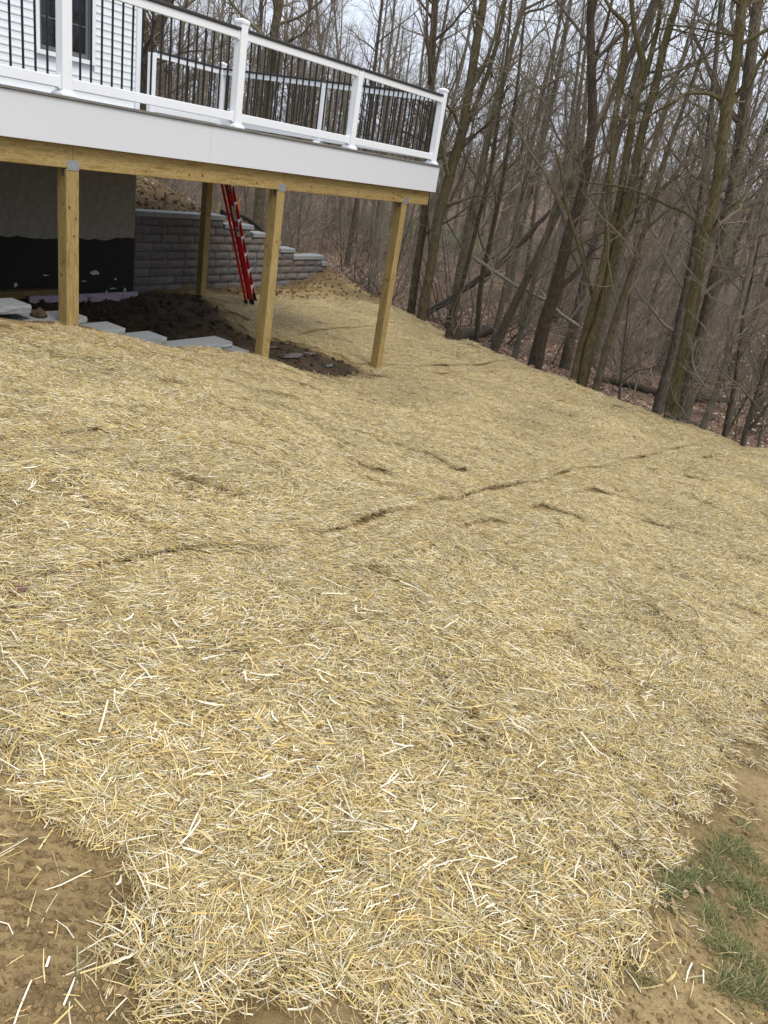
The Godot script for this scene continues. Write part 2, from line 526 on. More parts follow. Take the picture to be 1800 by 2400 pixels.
# ------------------------------------------------------------------ ground
func terrain() -> void:
	solve_tps()
	for p in MUD: mud_poly.append(Vector2(p[0], p[1]))
	gx = axis([[-200, -60, 20], [-60, -20, 5], [-20, -13, 0.7], [-13, -8, 0.05], [-8, 5, 0.1], [5, 12, 0.35], [12, 40, 1.2], [40, 120, 5], [120, 400, 25]])
	gz = axis([[-400, -120, 25], [-120, -40, 5], [-40, -14, 1.2], [-14, -8, 0.4], [-8, 4, 0.1], [4, 8.5, 0.05], [8.5, 14, 0.5], [14, 60, 3], [60, 300, 25]])
	var n := gz.size()
	gv.resize(gx.size() * n)
	for i in gx.size():
		for j in n:
			gv[i * n + j] = raw_h(gx[i], gz[j])
	var mb := MB.new()
	var cn := FastNoiseLite.new()
	cn.seed = 77
	cn.frequency = 0.7
	cn.fractal_octaves = 4
	for i in gx.size():
		for j in n:
			var x := gx[i]
			var z := gz[j]
			var h := gv[i * n + j]
			var k := cn.get_noise_2d(x, z)
			var k2 := cn.get_noise_2d(x * 3.1 + 50.0, z * 3.1)
			var k3 := cn.get_noise_2d(x * 7.0 + 9.0, z * 7.0)
			var col := Color(0.22, 0.15, 0.068).lerp(Color(0.40, 0.285, 0.14), clampf(0.5 + k * 1.3 + k3 * 0.5, 0, 1))
			col = col.lerp(Color(0.13, 0.09, 0.045), clampf(k2 * 1.6 + k3 * 0.7 - 0.1, 0, 0.75))
			if x > -9.5 and x < 0.5 and z < 1.0 and z > -5.2:
				var e := edge_dist(mud_poly, x, z) * (1.0 if inside(mud_poly, x, z) else -1.0) + k * 0.12
				var wet := sm(-0.05, 0.1, e)
				if wet > 0.0:
					h += wet * (nf.get_noise_2d(x * 9.0, z * 9.0) * 0.05 + nf.get_noise_2d(x * 4.0 + 31.0, z * 4.0) * 0.05) * sm(-0.2, -0.9, z + (0.6 if x > -3.9 else 0.0))
					col = col.lerp(Color(0.052, 0.036, 0.022).lerp(Color(0.10, 0.068, 0.04), clampf(k2 + 0.4, 0, 1)), wet)
			if z < -4.6 and x > -2.0 and x < 6.0 and z > -11.0:
				col = col.lerp(Color(0.125, 0.082, 0.045).lerp(Color(0.2, 0.14, 0.08), clampf(0.5 + k2 + k3, 0, 1)), 0.85)
				h += nf.get_noise_2d(x * 4.0, z * 4.0) * 0.10
			var d := x - crest_x(z) + k * 0.4
			var lf := sm(0.1, 0.7, d)
			if lf > 0.0:
				var lc := Color(0.17, 0.105, 0.072).lerp(Color(0.25, 0.17, 0.12), clampf(0.5 + k2, 0, 1))
				lc = lc.lerp(Color(0.085, 0.058, 0.045), clampf(k * 1.5, 0, 0.8))
				if (Vector2(x, z) - Vector2(48, -25)).length() < 10.0 + k * 4.0: lc = Color(0.12, 0.17, 0.06)
				col = col.lerp(lc, lf)
			gv[i * n + j] = h
			mb.v.append(Vector3(x, h, z))
			mb.c.append(col)
	for i in gx.size():
		for j in n:
			var i0 := maxi(i - 1, 0)
			var i1 := mini(i + 1, gx.size() - 1)
			var j0 := maxi(j - 1, 0)
			var j1 := mini(j + 1, n - 1)
			mb.n.append(Vector3((gv[i0 * n + j] - gv[i1 * n + j]) / (gx[i1] - gx[i0]), 1.0, (gv[i * n + j0] - gv[i * n + j1]) / (gz[j1] - gz[j0])).normalized())
	for i in gx.size() - 1:
		for j in n - 1:
			var a := i * n + j
			mb.ix.append(a); mb.ix.append(a + n); mb.ix.append(a + n + 1)
			mb.ix.append(a); mb.ix.append(a + n + 1); mb.ix.append(a + 1)
	tag(part("ground", mb.mesh(M.soil)), "bare brown soil falling to a leaf covered woodland floor", "ground", "", "structure")
	# outline of the straw blanket
	for p in [[352, 2400], [358, 2350], [352, 2282], [325, 2206], [292, 2101], [255, 2033], [198, 1985], [132, 1915], [62, 1855], [0, 1785]]:
		var q := on_ground(p[0], p[1])
		straw_poly.append(Vector2(q.x, q.z))
	for p in [[-12.5, 3.8], [-13, 0.2], [-8, -0.05], [-6.9, -0.17], [-5.6, -0.19], [-4.1, -0.2], [-3.4, -0.2], [-2.7, 0.03], [-2.1, 0.1], [-1.3, 0.06], [-0.9, -0.2], [-1.15, -0.7], [-1.0, -1.45], [-1.38, -2.05], [-1.33, -2.7], [-0.85, -3.6], [-0.6, -4.25], [0.2, -4.35], [1.2, -4.15], [2.4, -3.95], [3.5, -3.35], [4.2, -2.9]]:
		straw_poly.append(Vector2(p[0], p[1]))
	for k in 25:
		var z := -2.6 + k * 0.45
		straw_poly.append(Vector2(crest_x(z) + 0.30 + nz.get_noise_2d(z * 4.0, 3.0) * 0.25, z))
	straw_poly.append(Vector2(-5.5, 9.0))
	for p in [[1800, 1635], [1755, 1695], [1700, 1785], [1715, 1845], [1650, 1865], [1660, 1905], [1600, 1945], [1570, 2000], [1505, 2044], [1505, 2116], [1480, 2214], [1430, 2253], [1408, 2308], [1385, 2387], [1380, 2400]]:
		var q := on_ground(p[0], p[1])
		straw_poly.append(Vector2(q.x, q.z))

# ------------------------------------------------------------------ house
const HX := -1.75       # right corner of the house
const HZ := -4.85       # face of its front wall
func house() -> void:
	var t := thing("house", "white lap sided house on a dark concrete foundation behind the deck", "house", Vector3(-7, -3, HZ - 4))
	var o := -t.position
	var wl := Vector2(-3.56, -2.68)       # window opening
	var wy := Vector2(0.60, 1.95)
	# foundation
	bpart("foundation", t, o + Vector3(-7.0, -1.75, HZ - 4.0), Vector3(10.5, 3.0, 8.0), M.concrete, 0.01)
	# added unseen wall on the left, keeping daylight out from under the deck
	bpart("added_shade_wall", t, o + Vector3(-8.4, -1.82, HZ + 2.1), Vector3(0.25, 2.96, 4.19), M.concrete, 0.01)
	var tar := MB.new()
	var px := -12.2
	while px < HX - 0.02:
		var w := minf(0.06, HX - px)
		var ya := -2.01 + (nf.get_noise_1d(px * 2.0) * 0.05 + nf.get_noise_1d(px * 17.0) * 0.012)
		var yb := -2.01 + (nf.get_noise_1d((px + w) * 2.0) * 0.05 + nf.get_noise_1d((px + w) * 17.0) * 0.012)
		tar.quad(Vector3(px, -3.3, HZ + 0.006), Vector3(px + w, -3.3, HZ + 0.006), Vector3(px + w, yb, HZ + 0.006), Vector3(px, ya, HZ + 0.006))
		tar.quad(Vector3(px, ya, HZ + 0.006), Vector3(px + w, yb, HZ + 0.006), Vector3(px + w, yb, HZ - 0.01), Vector3(px, ya, HZ - 0.01))
		px += w
	part("tar_coating", tar.mesh(M.tar), t, o)
	for jx in [-3.33, -5.6, -7.9]:
		bpart("form_seam", t, o + Vector3(jx, -1.15, HZ + 0.002), Vector3(0.012, 1.7, 0.008), M.concrete, 0.002)
	# wall behind the siding, in pieces round the window
	for b in [[-12.2, wl.x, -0.25, 5.4], [wl.y, HX - 0.02, -0.25, 5.4], [wl.x, wl.y, -0.25, wy.x], [wl.x, wl.y, wy.y, 5.4]]:
		bpart("sheathing", t, o + Vector3((b[0] + b[1]) / 2, (b[2] + b[3]) / 2, HZ - 0.1), Vector3(b[1] - b[0], b[3] - b[2], 0.16), M.siding, 0.001)
	bpart("side_wall", t, o + Vector3(HX - 0.1, 2.575, HZ - 4.1), Vector3(0.16, 5.65, 7.8), M.siding, 0.001)
	bpart("back_wall", t, o + Vector3(-7.0, 2.575, HZ - 7.95), Vector3(10.2, 5.65, 0.1), M.siding, 0.001)
	# lap siding, one board per course
	var made := {}
	for k in 52:
		var y := 0.06 + k * 0.1
		var spans := [[-12.2, HX - 0.09]]
		if y + 0.1 > wy.x - 0.07 and y < wy.y + 0.05: spans = [[-12.2, wl.x - 0.062], [wl.y + 0.062, HX - 0.09]]
		for s in spans:
			var w: float = s[1] - s[0]
			var key := "%.3f" % w
			if not made.has(key):
				var b := MB.new()
				var z0 := 0.0
				var prof := [Vector2(0.002, 0.104), Vector2(0.0055, 0.05), Vector2(0.014, 0.012), Vector2(0.0135, 0.0), Vector2(0.0, 0.0)]
				for i in prof.size():
					var p: Vector2 = prof[i]
					var q: Vector2 = prof[(i + 1) % prof.size()]
					b.face([Vector3(-w / 2, p.y, p.x), Vector3(w / 2, p.y, p.x), Vector3(w / 2, q.y, q.x), Vector3(-w / 2, q.y, q.x)], Vector3(0, 0.045, 0.004))
				b.quad(Vector3(w / 2, 0, 0), Vector3(w / 2, 0, 0.0135), Vector3(w / 2, 0.05, 0.0055), Vector3(w / 2, 0.104, 0.002))
				made[key] = b.mesh(M.siding)
			part("siding_board", made[key], t, o + Vector3((s[0] + s[1]) / 2, y, HZ - 0.019))
	bpart("corner_trim", t, o + Vector3(HX - 0.035, 2.62, HZ + 0.0), Vector3(0.085, 5.2, 0.05), M.vinyl, 0.006)
	bpart("starter_trim", t, o + Vector3(-7.0, 0.035, HZ - 0.004), Vector3(10.3, 0.05, 0.034), M.vinyl, 0.004)
	# window
	var w := group_part("window", t, o + Vector3((wl.x + wl.y) / 2, wy.x, HZ))
	var ww := wl.y - wl.x
	var hh := wy.y - wy.x
	bpart("sill", w, Vector3(0, -0.03, 0.012), Vector3(ww + 0.12, 0.06, 0.07), M.vinyl, 0.006)
	bpart("head", w, Vector3(0, hh + 0.03, 0.005), Vector3(ww + 0.12, 0.06, 0.06), M.vinyl, 0.006)
	for s in [-1, 1]:
		bpart("casing", w, Vector3(s * (ww / 2 + 0.03), hh / 2, 0.005), Vector3(0.058, hh - 0.001, 0.06), M.vinyl, 0.006)
		bpart("jamb", w, Vector3(s * (ww / 2 - 0.012), hh / 2, -0.045), Vector3(0.022, hh - 0.004, 0.08), M.sash, 0.003)
		bpart("stile", w, Vector3(s * (ww / 2 - 0.045), hh / 2, -0.05), Vector3(0.042, hh - 0.004, 0.035), M.sash, 0.004)
	bpart("stile", w, Vector3(0, hh / 2, -0.05), Vector3(0.05, hh - 0.12, 0.036), M.sash, 0.004)
	for y in [0.035, hh - 0.035]:
		bpart("rail", w, Vector3(0, y, -0.049), Vector3(ww - 0.135, 0.066, 0.035), M.sash, 0.004)
	for s in [-1, 1]:
		bpart("pane", w, Vector3(s * (ww / 4 - 0.01), hh / 2, -0.062), Vector3(ww / 2 - 0.09, hh - 0.14, 0.006), M.glass, 0.001)
		for k in 2:
			bpart("muntin", w, Vector3(s * (ww / 4 - 0.01), hh * (0.32 + 0.34 * k), -0.055), Vector3(ww / 2 - 0.1, 0.016, 0.008), M.sash, 0.002)
	# the eaves above the frame
	bpart("soffit", t, o + Vector3(-7.0, 5.45, HZ - 3.85), Vector3(10.9, 0.08, 8.8), M.vinyl, 0.01)
	var roof := MB.new()
	var e0 := Vector3(-12.5, 5.5, HZ + 0.6)
	var e1 := Vector3(HX + 0.3, 5.5, HZ + 0.6)
	var r0 := Vector3(-12.5, 7.8, HZ - 4)
	var r1 := Vector3(HX + 0.3, 7.8, HZ - 4)
	var b0 := Vector3(-12.5, 5.5, HZ - 8.6)
	var b1 := Vector3(HX + 0.3, 5.5, HZ - 8.6)
	roof.quad(e0, e1, r1, r0)
	roof.quad(b1, b0, r0, r1)
	roof.tri(e1, b1, r1)
	roof.tri(b0, e0, r0)
	part("roof", roof.mesh(M.shingle), t, o)

# ------------------------------------------------------------------ deck
const LB := 2.156        # bay of the railing
const DX0 := -12.1
const DZ := -4.80
func deck() -> void:
	var t := thing("deck", "raised wooden deck with white fascia, white railing and black balusters", "deck", Vector3(-4.8, -3.0, -2.4))
	var o := -t.position
	# boards
	var k := 0
	var z := 0.022
	while z - 0.14 > DZ:
		bpart("deck_board", t, o + Vector3(DX0 / 2 + 0.01, -0.0125, z - 0.069), Vector3(-DX0 + 0.03, 0.025, 0.137), M.deck, 0.004, grey(rng.randf_range(0.85, 1.05)))
		z -= 0.141
		k += 1
	bpart("deck_board", t, o + Vector3(HX / 2 + 0.01, -0.0125, (z + DZ) / 2.0 - 0.02), Vector3(-HX + 0.0, 0.025, maxf(0.02, z - DZ + 0.03)), M.deck, 0.004)
	# fascia: three lengths on the front, one on the end
	var seam := at_z(493, 350, 0.0).x
	for f in [[DX0, seam - 2.4 * 2.0], [seam - 4.7985, seam - 0.0008], [seam + 0.0008, 0.0]]:
		bpart("fascia_board", t, o + Vector3((f[0] + f[1]) / 2, -0.2095, -0.0105), Vector3(f[1] - f[0], 0.363, 0.021), M.fascia, 0.002)
	bpart("fascia_board", t, o + Vector3(-0.0105, -0.2095, DZ / 2 - 0.011), Vector3(0.021, 0.363, -DZ - 0.024), M.fascia, 0.002)
	bpart("fascia_board", t, o + Vector3(HX / 2 - 0.012, -0.2095, DZ + 0.012), Vector3(-HX - 0.026, 0.363, 0.021), M.fascia, 0.002)
	# joists
	for i in 30:
		var x := -0.045 - i * 0.405
		bpart("joist", t, o + Vector3(x, -0.168, DZ / 2 - 0.03), Vector3(0.038, 0.284, -DZ - 0.1), M.wood_z, 0.003, grey(0.9))
	bpart("rim_joist", t, o + Vector3(DX0 / 2, -0.168, -0.041), Vector3(-DX0 - 0.06, 0.284, 0.034), M.wood_x, 0.003)
	# front beam of three lengths
	for b in [[DX0, -6.495, 0.97], [-6.4935, -3.5405, 1.0], [-3.539, -0.045, 0.93]]:
		var bm := bpart("beam", t, o + Vector3((b[0] + b[1]) / 2, -0.453, -0.136), Vector3(b[1] - b[0], 0.286, 0.117), M.wood_x, 0.006, Color(b[2], b[2] * 0.98, b[2] * 0.95))
		for i in 5:
			var kx: float = rng.randf_range(-1, 1) * (b[1] - b[0]) * 0.42
			knot(bm, Vector3(kx, rng.randf_range(-0.12, -0.02), 0.0587), rng.randf_range(0.011, 0.02), Vector3.BACK)
	bpart("beam", t, o + Vector3(-1.0, -0.453, -4.44), Vector3(1.7, 0.286, 0.117), M.wood_x, 0.006, grey(0.95))
	# timber posts
	for p in [[-11.9, -0.15], [-9.45, -0.15], [-6.494, -0.15], [-3.542, -0.15], [-0.706, -0.15], [-0.497, -4.44]]:
		var g := gh(p[0], p[1]) - 0.25
		var y1 := -0.598
		var po := bpart("support_post", t, o + Vector3(p[0], (g + y1) / 2, p[1]), Vector3(0.14, y1 - g, 0.14), M.wood_up, 0.007, grey(rng.randf_range(0.93, 1.05)))
		for i in 4:
			var yy := rng.randf_range(-0.4, 0.38) * (y1 - g)
			knot(po, Vector3(rng.randf_range(-0.04, 0.04), yy, 0.0703), rng.randf_range(0.010, 0.017), Vector3.BACK)
			knot(po, Vector3(-0.0703, rng.randf_range(-0.4, 0.38) * (y1 - g), rng.randf_range(-0.04, 0.04)), rng.randf_range(0.010, 0.017), Vector3.LEFT)
		var pb := bpart("metal_bracket", po, Vector3(0, (y1 - g) / 2 + 0.03, 0.0735), Vector3(0.128, 0.085, 0.005), M.galv, 0.001)
		for sx in [-1, 1]:
			for sy in [-1, 1]:
				bpart("nail_head", po, pb.position + Vector3(sx * 0.04, sy * 0.025, 0.003), Vector3(0.009, 0.009, 0.003), M.galv, 0.002, grey(0.5))
		bpart("bracket_side", po, Vector3(-0.0725, (y1 - g) / 2 - 0.035, 0.03), Vector3(0.004, 0.07, 0.04), M.galv, 0.001, grey(0.5))
	# rail posts and railings
	var zp := -0.10
	for i in 6:
		rail_post(t, o + Vector3(-0.098 - i * LB, 0, zp), i != 1)
	rail_post(t, o + Vector3(-0.098, 0, -2.36), false)
	rail_post(t, o + Vector3(-0.098, 0, -4.66), true)
	rail_post(t, o + Vector3(HX + 0.085, 0, -4.66), false)
	for i in 5:
		railing(t, o + Vector3(-0.098 - (i + 1) * LB, 0, zp), o + Vector3(-0.098 - i * LB, 0, zp), 17)
	railing(t, o + Vector3(-0.098, 0, -2.36), o + Vector3(-0.098, 0, zp), 18)
	railing(t, o + Vector3(-0.098, 0, -4.66), o + Vector3(-0.098, 0, -2.36), 18)
	railing(t, o + Vector3(HX + 0.085, 0, -4.66), o + Vector3(-0.098, 0, -4.66), 11)

var cache := {}
func knot(parent: Node, at: Vector3, r: float, face_dir: Vector3) -> void:
	var b := MB.new()
	var n := 9
	var rr := RandomNumberGenerator.new()
	rr.seed = int(absf(at.x * 1000 + at.y * 7777 + at.z * 311))
	var side := Vector3.RIGHT if face_dir == Vector3.BACK else Vector3.BACK
	var up := Vector3.UP
	for ring in 2:
		var R: float = r * (1.0 if ring == 0 else 0.55)
		b.col = Color(0.62, 0.45, 0.3) if ring == 0 else Color(0.3, 0.18, 0.1)
		var pts := []
		for i in n:
			var a := TAU * i / n
			pts.append(face_dir * (0.0006 * ring) + side * cos(a) * R * rr.randf_range(0.8, 1.15) + up * sin(a) * R * rr.randf_range(0.75, 1.3))
		for i in n:
			b.face([face_dir * (0.0006 * ring), pts[i], pts[(i + 1) % n]], -face_dir)
	part("knot", b.mesh(M.wood_up), parent, at)

func rail_post(t: Node, at: Vector3, capped: bool) -> void:
	var h := 1.045 if capped else 0.928
	var p := bpart("rail_post", t, at + Vector3(0, h / 2 - 0.02, 0), Vector3(0.1, h, 0.1), M.vinyl, 0.006)
	if not cache.has("skirt"):
		var b := MB.new()
		var prof := [[0.078, -0.018], [0.078, -0.006], [0.066, 0.008], [0.058, 0.018], [0.0525, 0.022], [0.0505, 0.03]]
		for i in prof.size() - 1:
			var a = prof[i]
			var d = prof[i + 1]
			for q in 4:
				var B := Basis(Vector3.UP, q * PI / 2)
				b.quad(B * Vector3(-a[0], a[1], a[0]), B * Vector3(a[0], a[1], a[0]), B * Vector3(d[0], d[1], d[0]), B * Vector3(-d[0], d[1], d[0]))
		cache.skirt = b.mesh(M.vinyl)
		var c := MB.new()
		var pr := [[0.0505, -0.03], [0.056, -0.028], [0.058, -0.004], [0.053, 0.004], [0.03, 0.016], [0.002, 0.026]]
		for i in pr.size() - 1:
			var a = pr[i]
			var d = pr[i + 1]
			for q in 4:
				var B := Basis(Vector3.UP, q * PI / 2)
				c.quad(B * Vector3(-a[0], a[1], a[0]), B * Vector3(a[0], a[1], a[0]), B * Vector3(d[0], d[1], d[0]), B * Vector3(-d[0], d[1], d[0]))
		cache.pcap = c.mesh(M.vinyl)
	part("post_skirt", cache.skirt, p, Vector3(0, -h / 2 + 0.039, 0))
	if capped: part("post_cap", cache.pcap, p, Vector3(0, h / 2, 0))

func railing(t: Node, a: Vector3, b: Vector3, count: int) -> void:
	var L := a.distance_to(b) - 0.1
	var along_z := absf(a.x - b.x) < 0.01
	var r := group_part("railing", t, (a + b) / 2)
	if along_z: r.rotation.y = PI / 2
	bpart("top_rail", r, Vector3(0, 0.889, 0), Vector3(L, 0.077, 0.05), M.vinyl, 0.005)
	bpart("cap_rail", r, Vector3(0, 0.943, 0), Vector3(L + 0.02, 0.03, 0.09), M.cap, 0.006)
	bpart("bottom_rail", r, Vector3(0, 0.102, 0), Vector3(L, 0.088, 0.05), M.vinyl, 0.005)
	for s in [-1, 1]:
		bpart("rail_bracket", r, Vector3(s * (L / 2 - 0.012), 0.886, 0), Vector3(0.024, 0.092, 0.062), M.vinyl, 0.004)
		bpart("rail_bracket", r, Vector3(s * (L / 2 - 0.012), 0.100, 0), Vector3(0.024, 0.104, 0.062), M.vinyl, 0.004)
	if not cache.has("bal"):
		var m := MB.new()
		m.tube(PackedVector3Array([Vector3(0, 0.14, 0), Vector3(0, 0.855, 0)]), PackedFloat32Array([0.0104, 0.0104]), 10)
		cache.bal = m.mesh(M.black)
	for i in count:
		part("baluster", cache.bal, r, Vector3(-L / 2 + L * (i + 1.0) / (count + 1.0), 0, 0))

# ------------------------------------------------------------------ retaining walls
var blocks := []
func block_mesh(w: float, h: float, d: float, seed_: int, flip := false) -> ArrayMesh:
	var b := MB.new()
	var r := RandomNumberGenerator.new()
	r.seed = seed_
	var nx := 6
	var ny := 3
	var P := []
	for j in ny + 1:
		for i in nx + 1:
			var e := i == 0 or j == 0 or i == nx or j == ny
			P.append(Vector3(-w / 2 + w * i / nx, -h / 2 + h * j / ny, -0.016 if e else r.randf_range(0.0, 0.022)))
	for j in ny:
		for i in nx:
			var q := j * (nx + 1) + i
			b.quad(P[q], P[q + 1], P[q + nx + 2], P[q + nx + 1])
	var z0 := -0.016
	b.quad(Vector3(-w / 2, h / 2, z0), Vector3(w / 2, h / 2, z0), Vector3(w / 2, h / 2, -d), Vector3(-w / 2, h / 2, -d))
	b.quad(Vector3(-w / 2, -h / 2, -d), Vector3(w / 2, -h / 2, -d), Vector3(w / 2, -h / 2, z0), Vector3(-w / 2, -h / 2, z0))
	b.quad(Vector3(w / 2, -h / 2, z0), Vector3(w / 2, -h / 2, -d), Vector3(w / 2, h / 2, -d), Vector3(w / 2, h / 2, z0))
	b.quad(Vector3(-w / 2, -h / 2, -d), Vector3(-w / 2, -h / 2, z0), Vector3(-w / 2, h / 2, z0), Vector3(-w / 2, h / 2, -d))
	return b.mesh(M.block)

var tones := [Color(0.195, 0.185, 0.18), Color(0.225, 0.205, 0.19), Color(0.18, 0.18, 0.18), Color(0.215, 0.185, 0.17), Color(0.205, 0.20, 0.195), Color(0.24, 0.222, 0.205)]

func block(t: Node, called: String, x0: float, x1: float, y0: float, y1: float, z: float, depth: float, back: bool) -> void:
	var key := "%.2f_%.2f_%.2f_%d" % [x1 - x0, y1 - y0, depth, rng.randi() % 4]
	if not blocks_by.has(key): blocks_by[key] = block_mesh(x1 - x0 - 0.012, y1 - y0 - 0.010, depth, hash(key))
	var p := part(called, blocks_by[key], t, Vector3((x0 + x1) / 2, (y0 + y1) / 2, z + rng.randf_range(-0.003, 0.003)), Basis(Vector3.UP, PI if back else 0.0))
	p.material_override = tone_mat(rng.randi() % tones.size())
var blocks_by := {}
var tone_mats := {}
func tone_mat(i: int) -> StandardMaterial3D:
	if not tone_mats.has(i):
		var m: StandardMaterial3D = M.block.duplicate()
		m.albedo_color = (tones[i] * 0.86).linear_to_srgb()
		tone_mats[i] = m
	return tone_mats[i]

func far_wall() -> void:
	var t := thing("retaining_wall", "stepped grey brown block retaining wall running from the house foundation behind the red ladder", "wall", Vector3(1.1, -2.97, -5.0))
	var o := -t.position
	var z := -4.9
	var ends := [3.92, 3.92, 3.92, 3.74, 2.72, 2.17, 1.74, 1.26, 0.45]   # right end of each course
	for k in 9:
		var y0 := -2.97 + 0.15 * k
		var x1: float = ends[k]
		var x := x1
		var w: float = 0.405 if k % 2 == 0 else 0.2
		while x > -1.71:
			var x0 := maxf(x - w, -1.72)
			if x - x0 > 0.03: block(t, "block", o.x + x0, o.x + x, o.y + y0, o.y + y0 + 0.15, o.z + z, 0.24, false)
			x = x0
			w = 0.405
	# caps on every step
	var steps_ := [[-1.72, 0.47, 9], [0.47, 1.30, 8], [1.30, 1.78, 7], [1.78, 2.20, 6], [2.20, 2.70, 5], [2.66, 3.78, 4], [3.72, 3.95, 3]]
	for i in steps_.size():
		var s = steps_[i]
		var y: float = -2.97 + 0.15 * s[2]
		var xx: float = s[0]
		while xx < s[1] - 0.05:
			var xe: float = minf(xx + 0.42, s[1])
			if s[1] - xe < 0.12: xe = s[1]
			cap_stone(t, o, Vector3(xx, y + 0.001, -5.18), Vector3(xe, y + 0.088, -4.87))
			xx = xe

func cap_stone(t: Node, o: Vector3, a: Vector3, b: Vector3) -> void:
	var g := rng.randf_range(0.93, 1.07)
	bpart("cap_stone", t, o + (a + b) / 2, (b - a).abs() - Vector3(0.005, 0.0, 0.0), M.slab, 0.008, Color(g * 2.1, g * 2.07, g * 2.03))

func near_wall() -> void:
	var t := thing("retaining_wall", "low retaining wall of grey stepped cap slabs going down behind the straw slope", "wall", Vector3(-5.6, -3.0, -0.46))
	var o := -t.position
	# right end of each slab and the height of its top
	var caps := [[-8.6, -7.98, -1.59], [-8.0, -7.38, -1.74], [-7.48, -6.80, -1.885], [-6.86, -6.16, -2.04], [-6.26, -5.66, -2.195], [-5.75, -5.06, -2.345], [-5.06, -3.95, -2.495]]
	for c in caps:
		slab(t, o, c[0], c[1], c[2])
	slab(t, o, -3.95, -3.62, -2.645)
	# courses below, facing the walk-out
	for k in 9:
		var y0 := -3.08 + 0.15 * k - 0.15
		var x := -9.2 + (0.2 if k % 2 == 0 else 0.0)
		while x < -3.75:
			var top := -1.6
			for c in caps:
				if x + 0.2 > c[0]: top = c[2] - 0.078
			var x1: float = x + 0.405
			if y0 + 0.15 <= top + 0.01 and x1 < -3.93: block(t, "block", o.x + x, o.x + x1, o.y + y0, o.y + y0 + 0.15, o.z - 0.6, 0.24, true)
			x = x1

func slab(t: Node, o: Vector3, x0: float, x1: float, top: float) -> void:
	# a cap slab with a rough split front edge
	var b := MB.new()
	var g := rng.randf_range(0.95, 1.08)
	b.col = grey(g)
	var th := 0.078
	var z0 := -0.62
	var z1 := -0.30
	var n := 9
	var lines := []
	for k in 4:
		var row := []
		for i in n + 1:
			var zz := z1 - (0.004 if k == 0 else 0.0) + (rng.randf_range(-0.012, 0.006) if k == 1 or k == 2 else 0.0)
			if k == 3: zz = z1 - 0.012
			row.append(Vector3(lerpf(x0, x1 - 0.004, i / float(n)), top - th * k / 3.0, zz))
		lines.append(row)
	for k in 3:
		for i in n: b.quad(lines[k + 1][i], lines[k + 1][i + 1], lines[k][i + 1], lines[k][i])
	for i in n:
		var xa: float = lines[0][i].x
		var xb: float = lines[0][i + 1].x
		b.quad(lines[0][i], lines[0][i + 1], Vector3(xb, top, z0), Vector3(xa, top, z0))
		b.quad(Vector3(xa, top - th, z0), Vector3(xb, top - th, z0), lines[3][i + 1], lines[3][i])
	b.quad(Vector3(x1 - 0.004, top, z0), Vector3(x0, top, z0), Vector3(x0, top - th, z0), Vector3(x1 - 0.004, top - th, z0))
	b.quad(Vector3(x0, top - th, z0), Vector3(x0, top - th, z1), Vector3(x0, top, z1), Vector3(x0, top, z0))
	# split right end
	var e := []
	for k in 4:
		var row := []
		for i in 6:
			row.append(Vector3(x1 - 0.004 + (rng.randf_range(-0.008, 0.006) if (k == 1 or k == 2) and i > 0 and i < 5 else 0.0), top - th * k / 3.0, lerpf(z1 - 0.004, z0, i / 5.0)))
		e.append(row)
	for k in 3:
		for i in 5: b.quad(e[k + 1][i], e[k + 1][i + 1], e[k][i + 1], e[k][i])
	part("cap_slab", b.mesh(M.slab), t, o)

# ------------------------------------------------------------------ small things
func lump(seed_: int, squash := 0.7) -> ArrayMesh:
	var b := MB.new()
	var r := FastNoiseLite.new()
	r.seed = seed_
	r.frequency = 0.9
	r.fractal_octaves = 2
	var la := 6
	var lo := 9
	var P := []
	for i in la + 1:
		for j in lo:
			var th := PI * i / la
			var ph := TAU * j / lo
			var d := Vector3(sin(th) * cos(ph), cos(th), sin(th) * sin(ph))
			P.append(d * (1.0 + r.get_noise_3dv(d * 1.3) * 0.75) * Vector3(1, squash, 1))
	for i in la:
		for j in lo:
			var a: Vector3 = P[i * lo + j]
			var c: Vector3 = P[i * lo + (j + 1) % lo]
			var d: Vector3 = P[(i + 1) * lo + (j + 1) % lo]
			var e: Vector3 = P[(i + 1) * lo + j]
			if i > 0: b.face([a, c, d], Vector3.ZERO)
			if i < la - 1: b.face([a, d, e], Vector3.ZERO)
	return b.mesh(M.clod)

func tint(me: ArrayMesh, col: Color) -> StandardMaterial3D:
	var m: StandardMaterial3D = me.surface_get_material(0).duplicate()
	m.albedo_color = col.linear_to_srgb()
	return m

